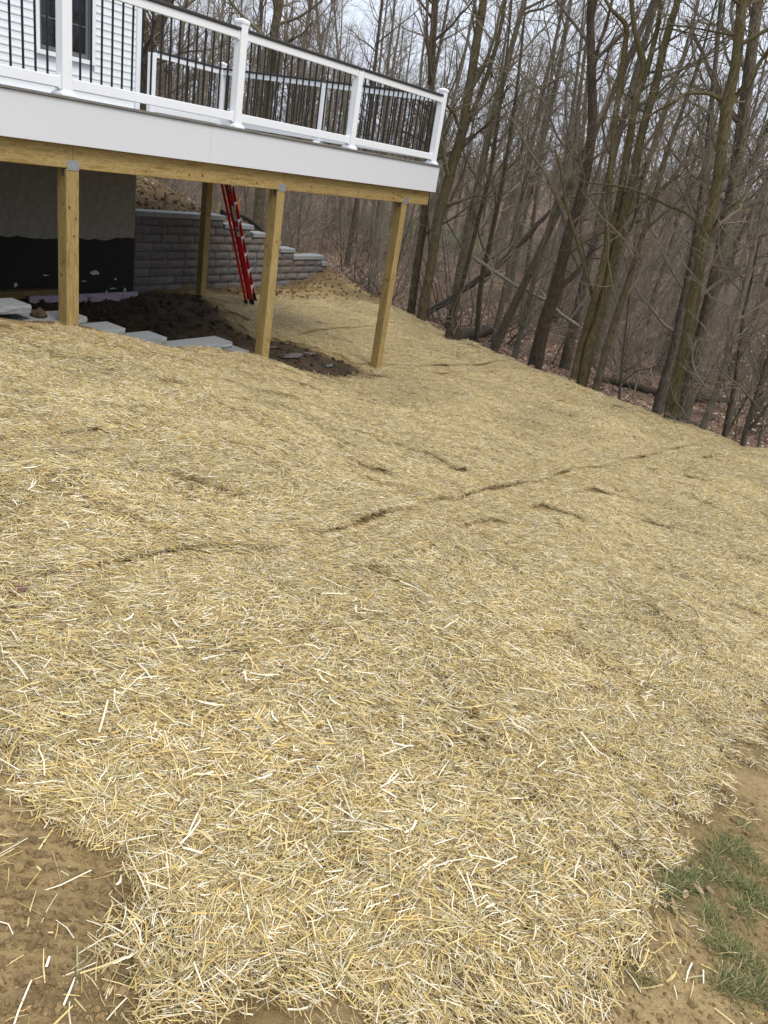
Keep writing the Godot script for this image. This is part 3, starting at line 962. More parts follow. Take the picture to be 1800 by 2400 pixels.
func small_things() -> void:
	# clods of earth by the slabs
	for q in [[90, 733, 0.075, "dark clod of earth lying on a grey cap slab beside the timber post", Color(0.07, 0.05, 0.03)], [22, 738, 0.085, "mossy clod of turf at the edge of the straw below a cap slab", Color(0.085, 0.075, 0.04)], [54, 748, 0.07, "brown clod of soil at the edge of the straw below a cap slab", Color(0.14, 0.09, 0.05)], [35, 1402, 0.035, "reddish brown stone lying in the straw", Color(0.16, 0.085, 0.06)]]:
		var me := lump(int(q[0]), 0.75)
		var g := on_ground(q[0], q[1])
		if q[0] == 90:
			g = at_z(90, 738, -0.42)
			g.y = -2.04
		var o := part("earth_clod" if q[0] != 35 else "stone", me, null, g + Vector3(0, q[2] * 0.35, 0), Basis.IDENTITY.scaled(Vector3.ONE * q[2]))
		o.material_override = tint(me, q[4])
		tag(o, q[3], "stone" if q[0] == 35 else "clod")
	# boards by the foundation
	for i in 3:
		var y := -2.93 + 0.045 * i
		var o := bpart("plank", null, Vector3(-4.2 - 0.06 * i, y + 0.05, -4.72 + 0.02 * i), Vector3(1.9, 0.042, 0.16), M.wood_x, 0.003, grey([0.5, 0.6, 0.55][i]))
		tag(o, ["weathered plank at the bottom of the pile against the tarred foundation", "middle plank of the pile against the tarred foundation", "topmost plank of the pile against the tarred foundation"][i], "plank", "planks under the deck")
	# foam insulation board with printed marks
	var f := thing("foam_board", "pale pink insulation board with printed marks lying on edge along the foundation", "insulation board", Vector3(-2.95, gh(-2.95, -4.58) - 0.02, -4.58))
	bpart("panel", f, Vector3(0, 0.085, 0), Vector3(2.1, 0.17, 0.05), M.foam, 0.002)
	var tm := TextMesh.new()
	tm.text = "w"
	tm.font_size = 16
	tm.pixel_size = 0.006
	tm.depth = 0.001
	tm.material = M.black
	for x in [-0.85, 0.05]:
		part("printed_mark", tm, f, Vector3(x, 0.11, 0.0262))
	for i in 3: bpart("printed_mark", f, Vector3(0.72, 0.05 + 0.035 * i, 0.0262), Vector3(0.03, 0.016, 0.001), M.black, 0.0002)
	# torn paper on the tar coat
	for q in [[222, 640, 0.10, 0.05], [196, 659, 0.06, 0.012], [270, 654, 0.03, 0.03], [265, 676, 0.11, 0.012], [292, 680, 0.04, 0.04], [250, 685, 0.03, 0.05], [108, 645, 0.08, 0.012], [36, 668, 0.04, 0.04]]:
		var b := MB.new()
		var n := 10
		var pts := []
		for i in n:
			var a := TAU * i / n
			pts.append(Vector3(cos(a) * q[2] * rng.randf_range(0.5, 1.1), sin(a) * q[3] * rng.randf_range(0.4, 1.2), rng.randf_range(0.0, 0.006)))
		for i in n: b.face([Vector3(0, 0, 0.006), pts[i], pts[(i + 1) % n]], Vector3(0, 0, -1))
		var o := part("paper_scrap", b.mesh(M.paper), null, at_z(q[0], q[1], HZ + 0.009))
		tag(o, "torn scrap of pale paper stuck on the black tar coat", "paper", "paper scraps on the tarred foundation")
	# black drain hose over the far wall
	var hp := PackedVector3Array()
	var hr := PackedFloat32Array()
	var path := Curve3D.new()
	for q in [[520, 497, -5.16], [548, 503, -5.18], [566, 506, -5.25], [583, 515, -5.45], [599, 528, -5.8], [612, 541, -6.3], [618, 556, -6.6]]:
		path.add_point(at_z(q[0], q[1], q[2]))
	var L := path.get_baked_length()
	var m := 150
	for i in m:
		hp.append(path.sample_baked(L * i / (m - 1), true))
		hr.append(0.052 if i % 4 < 2 else 0.045)
	var hb := MB.new()
	hb.tube(hp, hr, 10, true)
	tag(part("drain_hose", hb.mesh(M.hose)), "black corrugated drain hose curving over the stepped block wall", "hose")
	# stakes and a marker flag beyond the wall
	var s1 := at_z(386, 488, -5.32)
	tag(bpart("wooden_stake", null, Vector3(s1.x, gh(s1.x, s1.z) + 0.1, s1.z), Vector3(0.04, 0.32, 0.02), M.wood_up, 0.003, grey(0.8)), "short wooden stake in the dirt behind the block wall left of the timber post", "stake", "stakes in the dirt bank")
	var s2 := at_z(512, 490, -5.6)
	tag(bpart("wooden_stake", null, Vector3(s2.x, gh(s2.x, s2.z) + 0.14, s2.z), Vector3(0.035, 0.42, 0.02), M.wood_up, 0.003, grey(0.95)), "wooden stake in the dirt bank close beside the red ladder", "stake", "stakes in the dirt bank")
	var s3 := at_dist(557, 500, 24.0)
	var fl := thing("marker_flag", "small orange marker flag on a thin stem among the trees", "flag", Vector3(s3.x, gh(s3.x, s3.z), s3.z))
	var top := s3.y + 0.55 - fl.position.y
	bpart("stem", fl, Vector3(0, top / 2, 0), Vector3(0.012, top, 0.012), M.rust, 0.001)
	bpart("ribbon", fl, Vector3(0.03, top - 0.3, 0.0), Vector3(0.07, 0.36, 0.008), M.orange, 0.002)
	# a neighbouring house through the railing
	var nb := at_dist(352, 190, 46.0)
	var nh := thing("neighbour_house", "distant tan house with a grey roof glimpsed through the railing", "house", Vector3(nb.x, gh(nb.x, nb.z), nb.z))
	var hy := nb.y + 0.55 - nh.position.y
	bpart("wall", nh, Vector3(-3.2, hy / 2, 0), Vector3(5.5, hy, 4), M.rust, 0.02, Color(1.4, 1.3, 1.15))
	var rf := MB.new()
	rf.face([Vector3(-6.3, hy, 2.3), Vector3(-0.1, hy, 2.3), Vector3(-1.3, hy + 0.9, 0), Vector3(-5.1, hy + 0.9, 0)], Vector3(-3.2, hy, 0))
	rf.face([Vector3(-6.3, hy, -2.3), Vector3(-0.1, hy, -2.3), Vector3(-1.3, hy + 0.9, 0), Vector3(-5.1, hy + 0.9, 0)], Vector3(-3.2, hy, 0))
	rf.face([Vector3(-0.1, hy, 2.3), Vector3(-0.1, hy, -2.3), Vector3(-1.3, hy + 0.9, 0)], Vector3(-3.2, hy, 0))
	rf.face([Vector3(-6.3, hy, 2.3), Vector3(-6.3, hy, -2.3), Vector3(-5.1, hy + 0.9, 0)], Vector3(-3.2, hy, 0))
	part("roof", rf.mesh(M.shingle), nh)
	# puddles on the mud
	for q in [[690, 838, 0.34, 0.13], [730, 832, 0.22, 0.10], [772, 862, 0.20, 0.08], [640, 818, 0.16, 0.06], [655, 836, 0.12, 0.05]]:
		var g := on_ground(q[0], q[1])
		var b := MB.new()
		var n := 22
		var pts := []
		for i in n:
			var a := TAU * i / n
			var rr: float = 0.6 + 0.7 * nf.get_noise_2d(cos(a) * 1.3 + q[0], sin(a) * 1.3)
			pts.append(Vector3(cos(a) * q[2] * rr, 0, sin(a) * q[3] * rr * 1.3))
		for i in n: b.face([Vector3.ZERO, pts[i], pts[(i + 1) % n]], Vector3(0, -1, 0))
		var up := gn(g.x, g.z, 0.3)
		tag(part("puddle", b.mesh(M.wet), null, g + Vector3(0, 0.024, 0), Basis(Quaternion(Vector3.UP, up))), "wet patch in the dark mud between the two outer timber posts", "puddle", "wet patches in the mud", "structure")

# ------------------------------------------------------------------ ladder
func ladder() -> void:
	# a folded red step ladder leaning to the left; local y runs up the ladder
	var base := Vector3(0.16, -3.02, -3.78)
	base.y = gh(base.x, base.z)
	var topp := Vector3(-0.50, -0.33, -4.22)
	var t := thing("step_ladder", "folded red fibreglass ladder with black feet leaning up under the deck", "ladder", base)
	var up := (topp - base).normalized()
	var L := topp.distance_to(base)
	# the view is nearly along the width of the ladder
	var across := Vector3(0.80, 0.0, -0.60)
	across = (across - up * across.dot(up)).normalized()
	var front := across.cross(up).normalized()
	var B := Basis(front, up, across)
	t.basis = B
	var front_x := 0.07
	if front.dot(cr) < 0: front_x = -0.07
	for s in [-1, 1]:
		var far := 0.5 if s > 0 else 0.0
		for f in [[front_x, 0.068, L, "front_rail"], [-front_x * 0.55, 0.045, L * 0.985, "rear_rail"]]:
			var w: float = f[1]
			var r := group_part(f[3], t, Vector3(f[0], 0, (0.22 if s > 0 else -0.22) * (1.0 if f[3] == "front_rail" else 1.1)))
			bpart("web", r, Vector3(0, f[2] / 2 + 0.06, 0), Vector3(w, f[2] - 0.12, 0.006), M.red, 0.001)
			for e in [-1, 1]:
				bpart("flange", r, Vector3(e * (w / 2 - 0.003), f[2] / 2 + 0.06, s * -0.016), Vector3(0.006, f[2] - 0.12, 0.03), M.red, 0.001)
			bpart("foot", r, Vector3(0, 0.062, 0.0), Vector3(w + 0.014, 0.125, 0.05), M.rubber, 0.006)
			bpart("foot_pad", r, Vector3(0, -0.008, 0.0), Vector3(w + 0.03, 0.02, 0.06), M.rubber, 0.004)
	for i in 8:
		var y := 0.28 + i * 0.305
		var st := group_part("step", t, Vector3(front_x, y, 0))
		bpart("tread", st, Vector3(0, 0, 0), Vector3(0.075, 0.022, 0.42), M.alu, 0.003)
		for s in [-1, 1]:
			var g := MB.new()
			var x := signf(front_x) * 0.036
			var zz: float = s * 0.226
			var a := Vector3(x, 0.03, zz)
			var b := Vector3(x, -0.09, zz)
			var c := Vector3(x + signf(front_x) * 0.028, 0.03, zz)
			for q in [[a, b, c], [a + Vector3(0, 0, 0.01), b + Vector3(0, 0, 0.01), c + Vector3(0, 0, 0.01)]]: g.face(q, Vector3(x, 0, zz + 0.005))
			g.face([a, b, b + Vector3(0, 0, 0.01), a + Vector3(0, 0, 0.01)], Vector3(x + 0.02 * signf(front_x), 0, zz + 0.005))
			g.face([c, b, b + Vector3(0, 0, 0.01), c + Vector3(0, 0, 0.01)], Vector3(x, 0, zz + 0.005))
			g.face([a, c, c + Vector3(0, 0, 0.01), a + Vector3(0, 0, 0.01)], Vector3(x, -0.1, zz + 0.005))
			part("step_brace", g.mesh(M.alu), st)
	# stickers on the rail that faces the lawn
	for q in [[1.68, 0.26, M.paper], [1.36, 0.17, M.paper], [1.39, 0.06, M.hose], [2.15, 0.24, M.black]]:
		bpart("sticker", t, Vector3(front_x, q[0], -0.22 - 0.0045), Vector3(0.05 if q[2] != M.hose else 0.03, q[1], 0.002 if q[2] != M.hose else 0.004), q[2], 0.0005)
	bpart("sticker", t, Vector3(front_x, 2.15, -0.22 - 0.0066), Vector3(0.018, 0.19, 0.001), M.paper, 0.0003)

# ------------------------------------------------------------------ woods
func rvec(r: RandomNumberGenerator) -> Vector3:
	return Vector3(r.randf_range(-1, 1), r.randf_range(-1, 1), r.randf_range(-1, 1))

const SEG := [0, 6, 4, 3, 2]
const SIDES := [8, 5, 4, 3, 3]
func grow(b: MB, r: RandomNumberGenerator, p: Vector3, d: Vector3, length: float, r0: float, level: int, last: int, kids: Array, col: Color, up := 0.10, bend := 0.30) -> void:
	var n: int = SEG[level]
	var st := length / n
	var P := PackedVector3Array([p])
	var R := PackedFloat32Array([r0])
	var D := [d]
	var rend := maxf(r0 * (0.35 if level < last else 0.45), 0.0016)
	for i in n:
		d = (d + rvec(r) * bend + Vector3.UP * up).normalized()
		p += d * st
		P.append(p)
		D.append(d)
		R.append(lerpf(r0, rend, (i + 1.0) / n))
	b.col = col.lerp(Color(0.215, 0.18, 0.14), 0.28 * level) * r.randf_range(0.8, 1.2)
	b.tube(P, R, SIDES[level])
	if level >= last: return
	var m: int = kids[level]
	m = maxi(1, int(m * r.randf_range(0.75, 1.25)))
	for i in m:
		var t := lerpf(0.22, 1.0, (i + r.randf()) / m) * n
		var k := mini(int(t), n - 1)
		var q := P[k].lerp(P[k + 1], t - k)
		var dd: Vector3 = D[k + 1]
		var ax := dd.cross(rvec(r)).normalized()
		if ax.length() < 0.5: continue
		var nd := dd.rotated(ax, r.randf_range(0.5, 1.15))
		grow(b, r, q, nd, length * r.randf_range(0.3, 0.6) * (1.15 - 0.45 * t / n), maxf(lerpf(r0, rend, t / n) * r.randf_range(0.4, 0.6), 0.0028), level + 1, last, kids, col, up * 0.8, bend * 1.1)

func limbs(b: MB, r: RandomNumberGenerator, P: PackedVector3Array, R: PackedFloat32Array, y0: float, count: int, reach: float, kids: Array, col: Color) -> void:
	# branches along a trunk above the height y0
	var acc := [0.0]
	for i in range(1, P.size()): acc.append(acc[-1] + P[i].distance_to(P[i - 1]))
	for i in count:
		var s: float = lerpf(y0, acc[-1] * 0.99, pow((i + r.randf()) / count, 0.85))
		var k := 0
		while k < P.size() - 2 and acc[k + 1] < s: k += 1
		var u: float = clampf((s - acc[k]) / maxf(acc[k + 1] - acc[k], 0.001), 0, 1)
		var p := P[k].lerp(P[k + 1], u)
		var rr := lerpf(R[k], R[k + 1], u)
		var d := (P[k + 1] - P[k]).normalized()
		var a := r.randf() * TAU
		var side := Vector3(cos(a), 0, sin(a))
		var nd := (side * r.randf_range(0.7, 1.3) + d * r.randf_range(0.35, 1.1)).normalized()
		var frac: float = s / acc[-1]
		var ln := reach * r.randf_range(0.45, 1.0) * (1.2 - 0.75 * frac)
		grow(b, r, p, nd, ln, clampf(rr * r.randf_range(0.28, 0.58), 0.007, 0.08), 1, 3, kids, col, 0.10, 0.34)

func trunk_line(r: RandomNumberGenerator, height: float, rad: float, lean: float) -> Array:
	var P := PackedVector3Array()
	var R := PackedFloat32Array()
	var d := Vector3(r.randf_range(-lean, lean), 1, r.randf_range(-lean, lean)).normalized()
	var p := Vector3(0, -0.4, 0)
	var n := 12
	P.append(p)
	R.append(rad * 1.35)
	for i in n:
		d = (d + rvec(r) * 0.055 + Vector3.UP * 0.03).normalized()
		p += d * height / n
		P.append(p)
		var t := (i + 1.0) / n
		R.append(rad * (1.06 - 0.06 * t if i == 0 else lerpf(1.0, 0.18, t)))
	return [P, R]

func bark_col(r: RandomNumberGenerator) -> Color:
	return [Color(0.145, 0.128, 0.085), Color(0.13, 0.112, 0.086), Color(0.165, 0.148, 0.112), Color(0.105, 0.086, 0.066), Color(0.20, 0.185, 0.155)][r.randi() % 5]

func make_tree(called: String, label: String, category: String, group: String, seed_: int, height: float, rad: float, lean: float, low: float, count: int, reach: float, kids: Array) -> Node3D:
	var r := RandomNumberGenerator.new()
	r.seed = seed_
	var t := thing(called, label, category, Vector3.ZERO, group)
	var pr := trunk_line(r, height, rad, lean)
	var col := bark_col(r)
	var tb := MB.new()
	tb.col = col
	tb.tube(pr[0], pr[1], 9)
	part("trunk", tb.mesh(M.bark), t)
	var cb := MB.new()
	limbs(cb, r, pr[0], pr[1], height * low, count, reach, kids, col)
	part("crown", cb.mesh(M.twig), t)
	return t

# trunks traced along the photograph: [distance, label, colour, crown start, limb count, stems or limbs [x, y, width] ...]
func traced_trees() -> Array:
	var ol := Color(0.115, 0.095, 0.048)
	var br := Color(0.105, 0.085, 0.058)
	var gr := Color(0.16, 0.14, 0.11)
	return [
		[14.5, "thick olive barked tree with a burr, standing alone at the crest of the straw slope", ol, [
			[[1567, 990, 31], [1583, 910, 30], [1600, 841, 28], [1611, 790, 28], [1621, 735, 29], [1624, 705, 33], [1628, 685, 29], [1640, 620, 26], [1648, 561, 29], [1658, 530, 24], [1668, 490, 24], [1682, 430, 25], [1690, 362, 26], [1704, 253, 28], [1713, 205, 25], [1725, 145, 24], [1735, 48, 24], [1741, -30, 23], [1755, -300, 18], [1775, -700, 9]],
			[[1647, 548, 12], [1640, 528, 9], [1605, 497, 8], [1565, 482, 7], [1535, 466, 6], [1512, 456, 6], [1470, 440, 5], [1415, 432, 4], [1370, 428, 2]],
			[[1662, 553, 10], [1675, 530, 8], [1694, 500, 7], [1732, 470, 6], [1750, 450, 6], [1772, 421, 5], [1800, 395, 4], [1850, 350, 2]],
			[[1700, 250, 11], [1689, 236, 9], [1672, 224, 8], [1653, 219, 7], [1607, 220, 7], [1586, 236, 6], [1535, 263, 6], [1500, 286, 5], [1472, 293, 4]],
			[[1712, 250, 14], [1728, 222, 12], [1757, 183, 10], [1785, 140, 9], [1815, 105, 8], [1880, 40, 5]],
			[[1738, 100, 8], [1720, 84, 6], [1690, 78, 5], [1630, 66, 4], [1560, 56, 3]],
			[[1735, 15, 10], [1722, 0, 8], [1700, -15, 8], [1660, -60, 6]], [[1742, 15, 11], [1755, 2, 9], [1780, -20, 8], [1840, -90, 6]]], 11, 2.0],
		[15.2, "clump of olive barked stems sharing one base behind the straw crest", ol, [
			[[1366, 890, 26], [1385, 800, 22], [1400, 753, 21], [1420, 664, 21], [1444, 576, 20], [1468, 482, 21], [1485, 415, 20], [1504, 313, 19], [1535, 205, 19], [1554, 120, 18], [1574, 48, 17], [1588, 0, 16], [1600, -120, 13], [1625, -420, 7]],
			[[1345, 888, 20], [1362, 815, 18], [1377, 760, 17], [1390, 710, 17], [1404, 663, 17], [1421, 590, 17], [1432, 540, 16], [1446, 494, 16], [1470, 362, 17], [1489, 241, 17], [1501, 190, 16], [1508, 145, 14], [1490, 80, 12], [1480, 0, 11], [1470, -160, 8]],
			[[1421, 600, 14], [1424, 540, 14], [1426, 482, 14], [1436, 338, 14], [1451, 217, 13], [1465, 108, 13], [1467, 60, 12], [1445, 35, 9], [1428, 15, 8], [1400, -40, 6]],
			[[1499, 215, 14], [1520, 150, 13], [1535, 90, 12], [1545, 40, 11], [1550, -60, 9]],
			[[1390, 700, 9], [1360, 590, 8], [1330, 490, 7], [1315, 400, 6], [1300, 350, 5]],
			[[1448, 570, 8], [1475, 540, 7], [1490, 500, 6], [1500, 440, 6], [1515, 380, 5]]], 9, 2.0],
		[15.0, "slender leaning tree close right of the multi stemmed clump", Color(0.12, 0.10, 0.065), [
			[[1400, 900, 18], [1418, 830, 16], [1432, 782, 15], [1465, 685, 14], [1491, 600, 13], [1515, 526, 12], [1535, 459, 11], [1550, 400, 10], [1564, 350, 10], [1583, 301, 9], [1600, 253, 8], [1640, 140, 6], [1680, 0, 4]],
			[[1512, 540, 7], [1545, 510, 6], [1580, 480, 5], [1620, 440, 4], [1650, 390, 3]]], 12, 1.8],
		[16.6, "dark brown thick trunk leaning right beside a pale thin stem", Color(0.085, 0.065, 0.05), [
			[[1253, 860, 36], [1266, 800, 32], [1280, 744, 30], [1298, 690, 29], [1312, 636, 27], [1334, 543, 25], [1355, 480, 24], [1375, 400, 23], [1388, 289, 22], [1386, 145, 20], [1384, 48, 19], [1390, -150, 14], [1400, -500, 7]],
			[[1305, 680, 14], [1340, 650, 12], [1370, 615, 11], [1400, 560, 9]],
			[[1387, 200, 10], [1400, 120, 9], [1420, 60, 8], [1440, -20, 6]]], 12, 2.4],
		[17.2, "pale grey thin stem leaning right beside the thick dark trunk", gr, [
			[[1200, 860, 14], [1215, 800, 13], [1236, 717, 12], [1255, 640, 11], [1274, 570, 10], [1301, 480, 9], [1320, 400, 8], [1335, 300, 7], [1355, 150, 5], [1370, 0, 4]]], 12, 1.8],
		[18.0, "tall olive brown tree close beside the right corner of the deck", Color(0.125, 0.105, 0.06), [
			[[985, 760, 25], [992, 720, 24], [1008, 636, 23], [1020, 560, 23], [1030, 500, 23], [1048, 434, 24], [1065, 370, 24], [1082, 313, 22], [1106, 169, 21], [1120, 80, 21], [1130, 24, 20], [1145, -100, 15], [1170, -400, 8]],
			[[1032, 500, 15], [1055, 390, 14], [1090, 300, 13], [1130, 210, 11], [1165, 100, 10], [1185, 0, 8]],
			[[1070, 360, 8], [1110, 320, 7], [1160, 270, 6], [1190, 200, 5]]], 12, 2.4],
		[18.4, "straight brown tree just behind the deck corner post", br, [
			[[962, 740, 20], [975, 640, 19], [990, 540, 18], [1000, 440, 18], [1008, 300, 17], [1012, 150, 17], [1020, 0, 16], [1035, -300, 9]]], 12, 2.2],
		[18.6, "thin brown tree with a bare straight stem left of the pale fallen branch", br, [
			[[1040, 790, 13], [1060, 730, 12], [1079, 679, 11], [1100, 600, 10], [1125, 500, 10], [1150, 400, 9], [1165, 300, 8], [1185, 150, 6], [1200, 0, 4]]], 10, 1.8],
		[18.8, "thin straight tree in front of the leaning dead log", br, [
			[[1110, 830, 14], [1117, 790, 13], [1128, 663, 12], [1150, 560, 11], [1175, 440, 10], [1195, 320, 9], [1215, 180, 7], [1230, 30, 5]]], 10, 1.8],
		[16.8, "grey trunk standing just behind the thick olive barked tree", Color(0.11, 0.10, 0.085), [
			[[1535, 985, 25], [1556, 900, 23], [1578, 825, 22], [1592, 760, 21], [1604, 700, 20], [1625, 600, 18], [1640, 500, 17], [1655, 380, 15], [1672, 200, 12], [1690, 0, 9]]], 12, 2.2],
		[13.9, "leaning grey brown tree nearest right of the thick olive barked tree", gr, [
			[[1640, 1022, 17], [1655, 980, 16], [1672, 935, 16], [1690, 885, 15], [1706, 830, 14], [1722, 770, 13], [1740, 700, 12], [1760, 610, 11], [1785, 500, 9], [1810, 380, 7]],
			[[1645, 1005, 8], [1625, 990, 6], [1600, 990, 4]]], 12, 1.8],
		[14.3, "dark slim sapling with two stems at the right end of the straw crest", Color(0.085, 0.07, 0.055), [
			[[1696, 1030, 14], [1710, 960, 12], [1722, 900, 10], [1733, 820, 9], [1742, 740, 8], [1755, 650, 7], [1775, 560, 6], [1790, 470, 5]],
			[[1742, 745, 6], [1765, 640, 5], [1785, 520, 4]]], 14, 1.5],
		[13.6, "forked dark sapling beside the pale leaved beech twigs", Color(0.085, 0.07, 0.055), [
			[[1738, 1052, 13], [1750, 1000, 12], [1765, 950, 10], [1779, 907, 9], [1800, 840, 8], [1830, 740, 6]],
			[[1750, 1005, 8], [1775, 985, 7], [1800, 950, 6], [1840, 900, 4]]], 12, 1.5],
		[21.0, "wide dark trunk rising behind the left railing bay", Color(0.10, 0.082, 0.06), [
			[[330, 330, 26], [345, 230, 25], [352, 130, 24], [372, 60, 22], [398, 0, 20], [430, -150, 14]],
			[[350, 150, 15], [340, 60, 14], [332, 0, 12], [325, -100, 9]]], 12, 2.4],
		[23.0, "straight trunk seen between the balusters of the second railing bay", Color(0.12, 0.105, 0.07), [
			[[600, 560, 24], [612, 430, 24], [625, 280, 23], [640, 100, 21], [655, 0, 20], [680, -250, 12]]], 12, 2.6]]

func traced() -> void:
	var idx := 0
	for q in traced_trees():
		idx += 1
		var r := RandomNumberGenerator.new()
		r.seed = 900 + idx
		var dist: float = q[0]
		var col: Color = q[2]
		var t: Node3D = null
		var o := Vector3.ZERO
		var cb := MB.new()
		for s in q[3].size():
			var P := PackedVector3Array()
			var R := PackedFloat32Array()
			var off := 0.0
			for w in q[3][s]:
				var p := at_dist(w[0], w[1], dist + off)
				if s > 0: off += r.randf_range(-0.12, 0.14)
				P.append(p)
				R.append(width_at(p, w[2]) / 2.0)
			if s == 0:
				var g := P[0]
				g.y = minf(gh(g.x, g.z) - 0.25, g.y - 0.3)
				t = thing("bare_tree", q[1], "tree", Vector3(g.x, gh(g.x, g.z), g.z))
				o = t.position
				P.insert(0, g)
				R.insert(0, R[0] * 1.25)
			for i in P.size(): P[i] -= o
			# smooth the line and roughen its girth
			var c := Curve3D.new()
			for i in P.size():
				var tan := (P[mini(i + 1, P.size() - 1)] - P[maxi(i - 1, 0)]) / 6.0
				c.add_point(P[i], -tan, tan)
			var P2 := PackedVector3Array()
			var R2 := PackedFloat32Array()
			for i in P.size() - 1:
				for k in 4:
					P2.append(c.sample(i, k / 4.0))
					R2.append(lerpf(R[i], R[i + 1], k / 4.0) * r.randf_range(0.96, 1.05))
			P2.append(P[-1])
			R2.append(R[-1])
			var tb := MB.new()
			tb.col = col
			tb.tube(P2, R2, 12 if s == 0 else 8)
			part("trunk" if s == 0 else "limb", tb.mesh(M.bark), t)
			var ln := 0.0
			for i in range(1, P2.size()): ln += P2[i].distance_to(P2[i - 1])
			if s == 0: limbs(cb, r, P2, R2, ln * 0.22, q[4] + 6, q[5] * 1.3, [0, 7, 6], col)
			else: limbs(cb, r, P2, R2, ln * 0.3, 7, q[5] * 0.7, [0, 6, 5], col)
		part("crown", cb.mesh(M.twig), t)

func free_spot(x: float, z: float) -> bool:
	if x < crest_x(z) + 0.8: return false
	if z > -10.5 and x < 6.0 and z < -3.0: return false
	return true

func woods() -> void:
	traced()
	# kinds of trees deeper in the woods
	var kinds := []
	var labels := ["tall bare forest tree with an upright grey brown trunk among the woods", "bare forest tree with spreading dark branches among the woods", "thin bare pole of a tree among the woods", "leaning bare tree with fine twigs among the woods", "stout bare forest tree with a broad twiggy crown among the woods", "straight bare tree with short side branches among the woods", "thin crooked pole of a tree with sparse twigs among the woods", "strongly leaning bare tree with drooping twigs among the woods"]
	for k in 8:
		var thin := k % 4 == 2
		var hgt := rng.randf_range(13, 19) if not thin else rng.randf_range(9, 13)
		kinds.append(make_tree("forest_tree", labels[k], "tree", "bare trees among the woods", 300 + k, hgt, rng.randf_range(0.10, 0.18) if not thin else 0.055, 0.10 if k % 4 != 3 else 0.28, 0.16 if thin else 0.2, 22 if not thin else 16, 4.5 if not thin else 2.6, [0, 9, 8]))
	var spots := []
	var tries := 0
	while spots.size() < 190 and tries < 6000:
		tries += 1
		var a := deg_to_rad(rng.randf_range(28, 99))
		var rr := lerpf(16.5, 78.0, pow(rng.randf(), 0.75))
		var p := Vector3(CAM.x + sin(a) * rr, 0, CAM.z - cos(a) * rr)
		if not free_spot(p.x, p.z): continue
		var ok := true
		for s in spots:
			if Vector2(s.x - p.x, s.z - p.z).length() < 0.5 + rr * 0.022: ok = false; break
		if not ok: continue
		p.y = gh(p.x, p.z)
		spots.append(p)
	for i in spots.size():
		var k := i % kinds.size()
		var o: Node3D = kinds[k]
		if i >= kinds.size():
			o = kinds[k].duplicate()
			o.name = numbered("forest_tree")
			add_child(o)
		o.transform = Transform3D(Basis(Vector3.UP, rng.randf() * TAU).scaled(Vector3.ONE * rng.randf_range(0.75, 1.2)), spots[i])
	# saplings at the wood's edge
	var sap := []
	for k in 5:
		sap.append(make_tree("sapling", "thin brown sapling with many fine twigs at the edge of the woods", "sapling", "saplings along the edge of the woods", 500 + k, rng.randf_range(3.5, 7.0), 0.03, 0.25, 0.1, 22, 1.8, [0, 7, 5]))
	var n := 0
	tries = 0
	while n < 96 and tries < 4000:
		tries += 1
		var a := deg_to_rad(rng.randf_range(38, 97))
		var rr := lerpf(15.5, 46.0, pow(rng.randf(), 0.9))
		var p := Vector3(CAM.x + sin(a) * rr, 0, CAM.z - cos(a) * rr)
		if not free_spot(p.x, p.z): continue
		p.y = gh(p.x, p.z)
		var o: Node3D = sap[n % 5]
		if n >= 5:
			o = sap[n % 5].duplicate()
			o.name = numbered("sapling")
			add_child(o)
		o.transform = Transform3D(Basis(Vector3.UP, rng.randf() * TAU).scaled(Vector3.ONE * rng.randf_range(0.7, 1.25)), p)
		n += 1
	# tangle of undergrowth: nobody could count it
	var ub := MB.new()
	for i in 22:
		var a := rng.randf() * TAU
		grow(ub, rng, Vector3(cos(a) * rng.randf() * 0.9, -0.1, sin(a) * rng.randf() * 0.9), (Vector3.UP + rvec(rng) * 0.8).normalized(), rng.randf_range(1.3, 3.2), rng.randf_range(0.010, 0.02), 1, 3, [0, 5, 4], Color(0.18, 0.14, 0.12), -0.03, 0.38)
	var xf := []
	var cols := []
	tries = 0
	while xf.size() < 130 and tries < 8000:
		tries += 1
		var a := deg_to_rad(rng.randf_range(30, 98))
		var rr := lerpf(22.0, 75.0, pow(rng.randf(), 0.85))
		var p := Vector3(CAM.x + sin(a) * rr, 0, CAM.z - cos(a) * rr)
		if not free_spot(p.x - 1.0, p.z): continue
		p.y = gh(p.x, p.z)
		xf.append(Transform3D(Basis(Vector3.UP, rng.randf() * TAU).scaled(Vector3.ONE * rng.randf_range(0.7, 1.5)), p))
		cols.append(grey(rng.randf_range(0.5, 1.6)))
	scatter("undergrowth", ub.mesh(M.twig), xf, cols, "tangle of brown twiggy undergrowth on the woodland floor", "undergrowth")
	# the far wood, one mass
	var fb := MB.new()
	var fr := RandomNumberGenerator.new()
	fr.seed = 71
	var pr := trunk_line(fr, 16, 0.2, 0.06)
	fb.col = Color(0.14, 0.122, 0.105)
	fb.tube(pr[0], pr[1], 6)
	limbs(fb, fr, pr[0], pr[1], 2.5, 22, 4.6, [0, 6, 5], Color(0.2, 0.17, 0.15))
	xf = []
	cols = []
	for i in 280:
		var a := deg_to_rad(rng.randf_range(28, 99))
		var rr := rng.randf_range(78, 175)
		var p := Vector3(CAM.x + sin(a) * rr, 0, CAM.z - cos(a) * rr)
		p.y = gh(p.x, p.z)
		xf.append(Transform3D(Basis(Vector3.UP, rng.randf() * TAU).scaled(Vector3.ONE * rng.randf_range(0.8, 1.25)), p))
		cols.append(grey(rng.randf_range(0.8, 1.2)))
	scatter("far_woods", fb.mesh(M.twig), xf, cols, "far brown wood of bare trees on the rising ground behind", "woods")
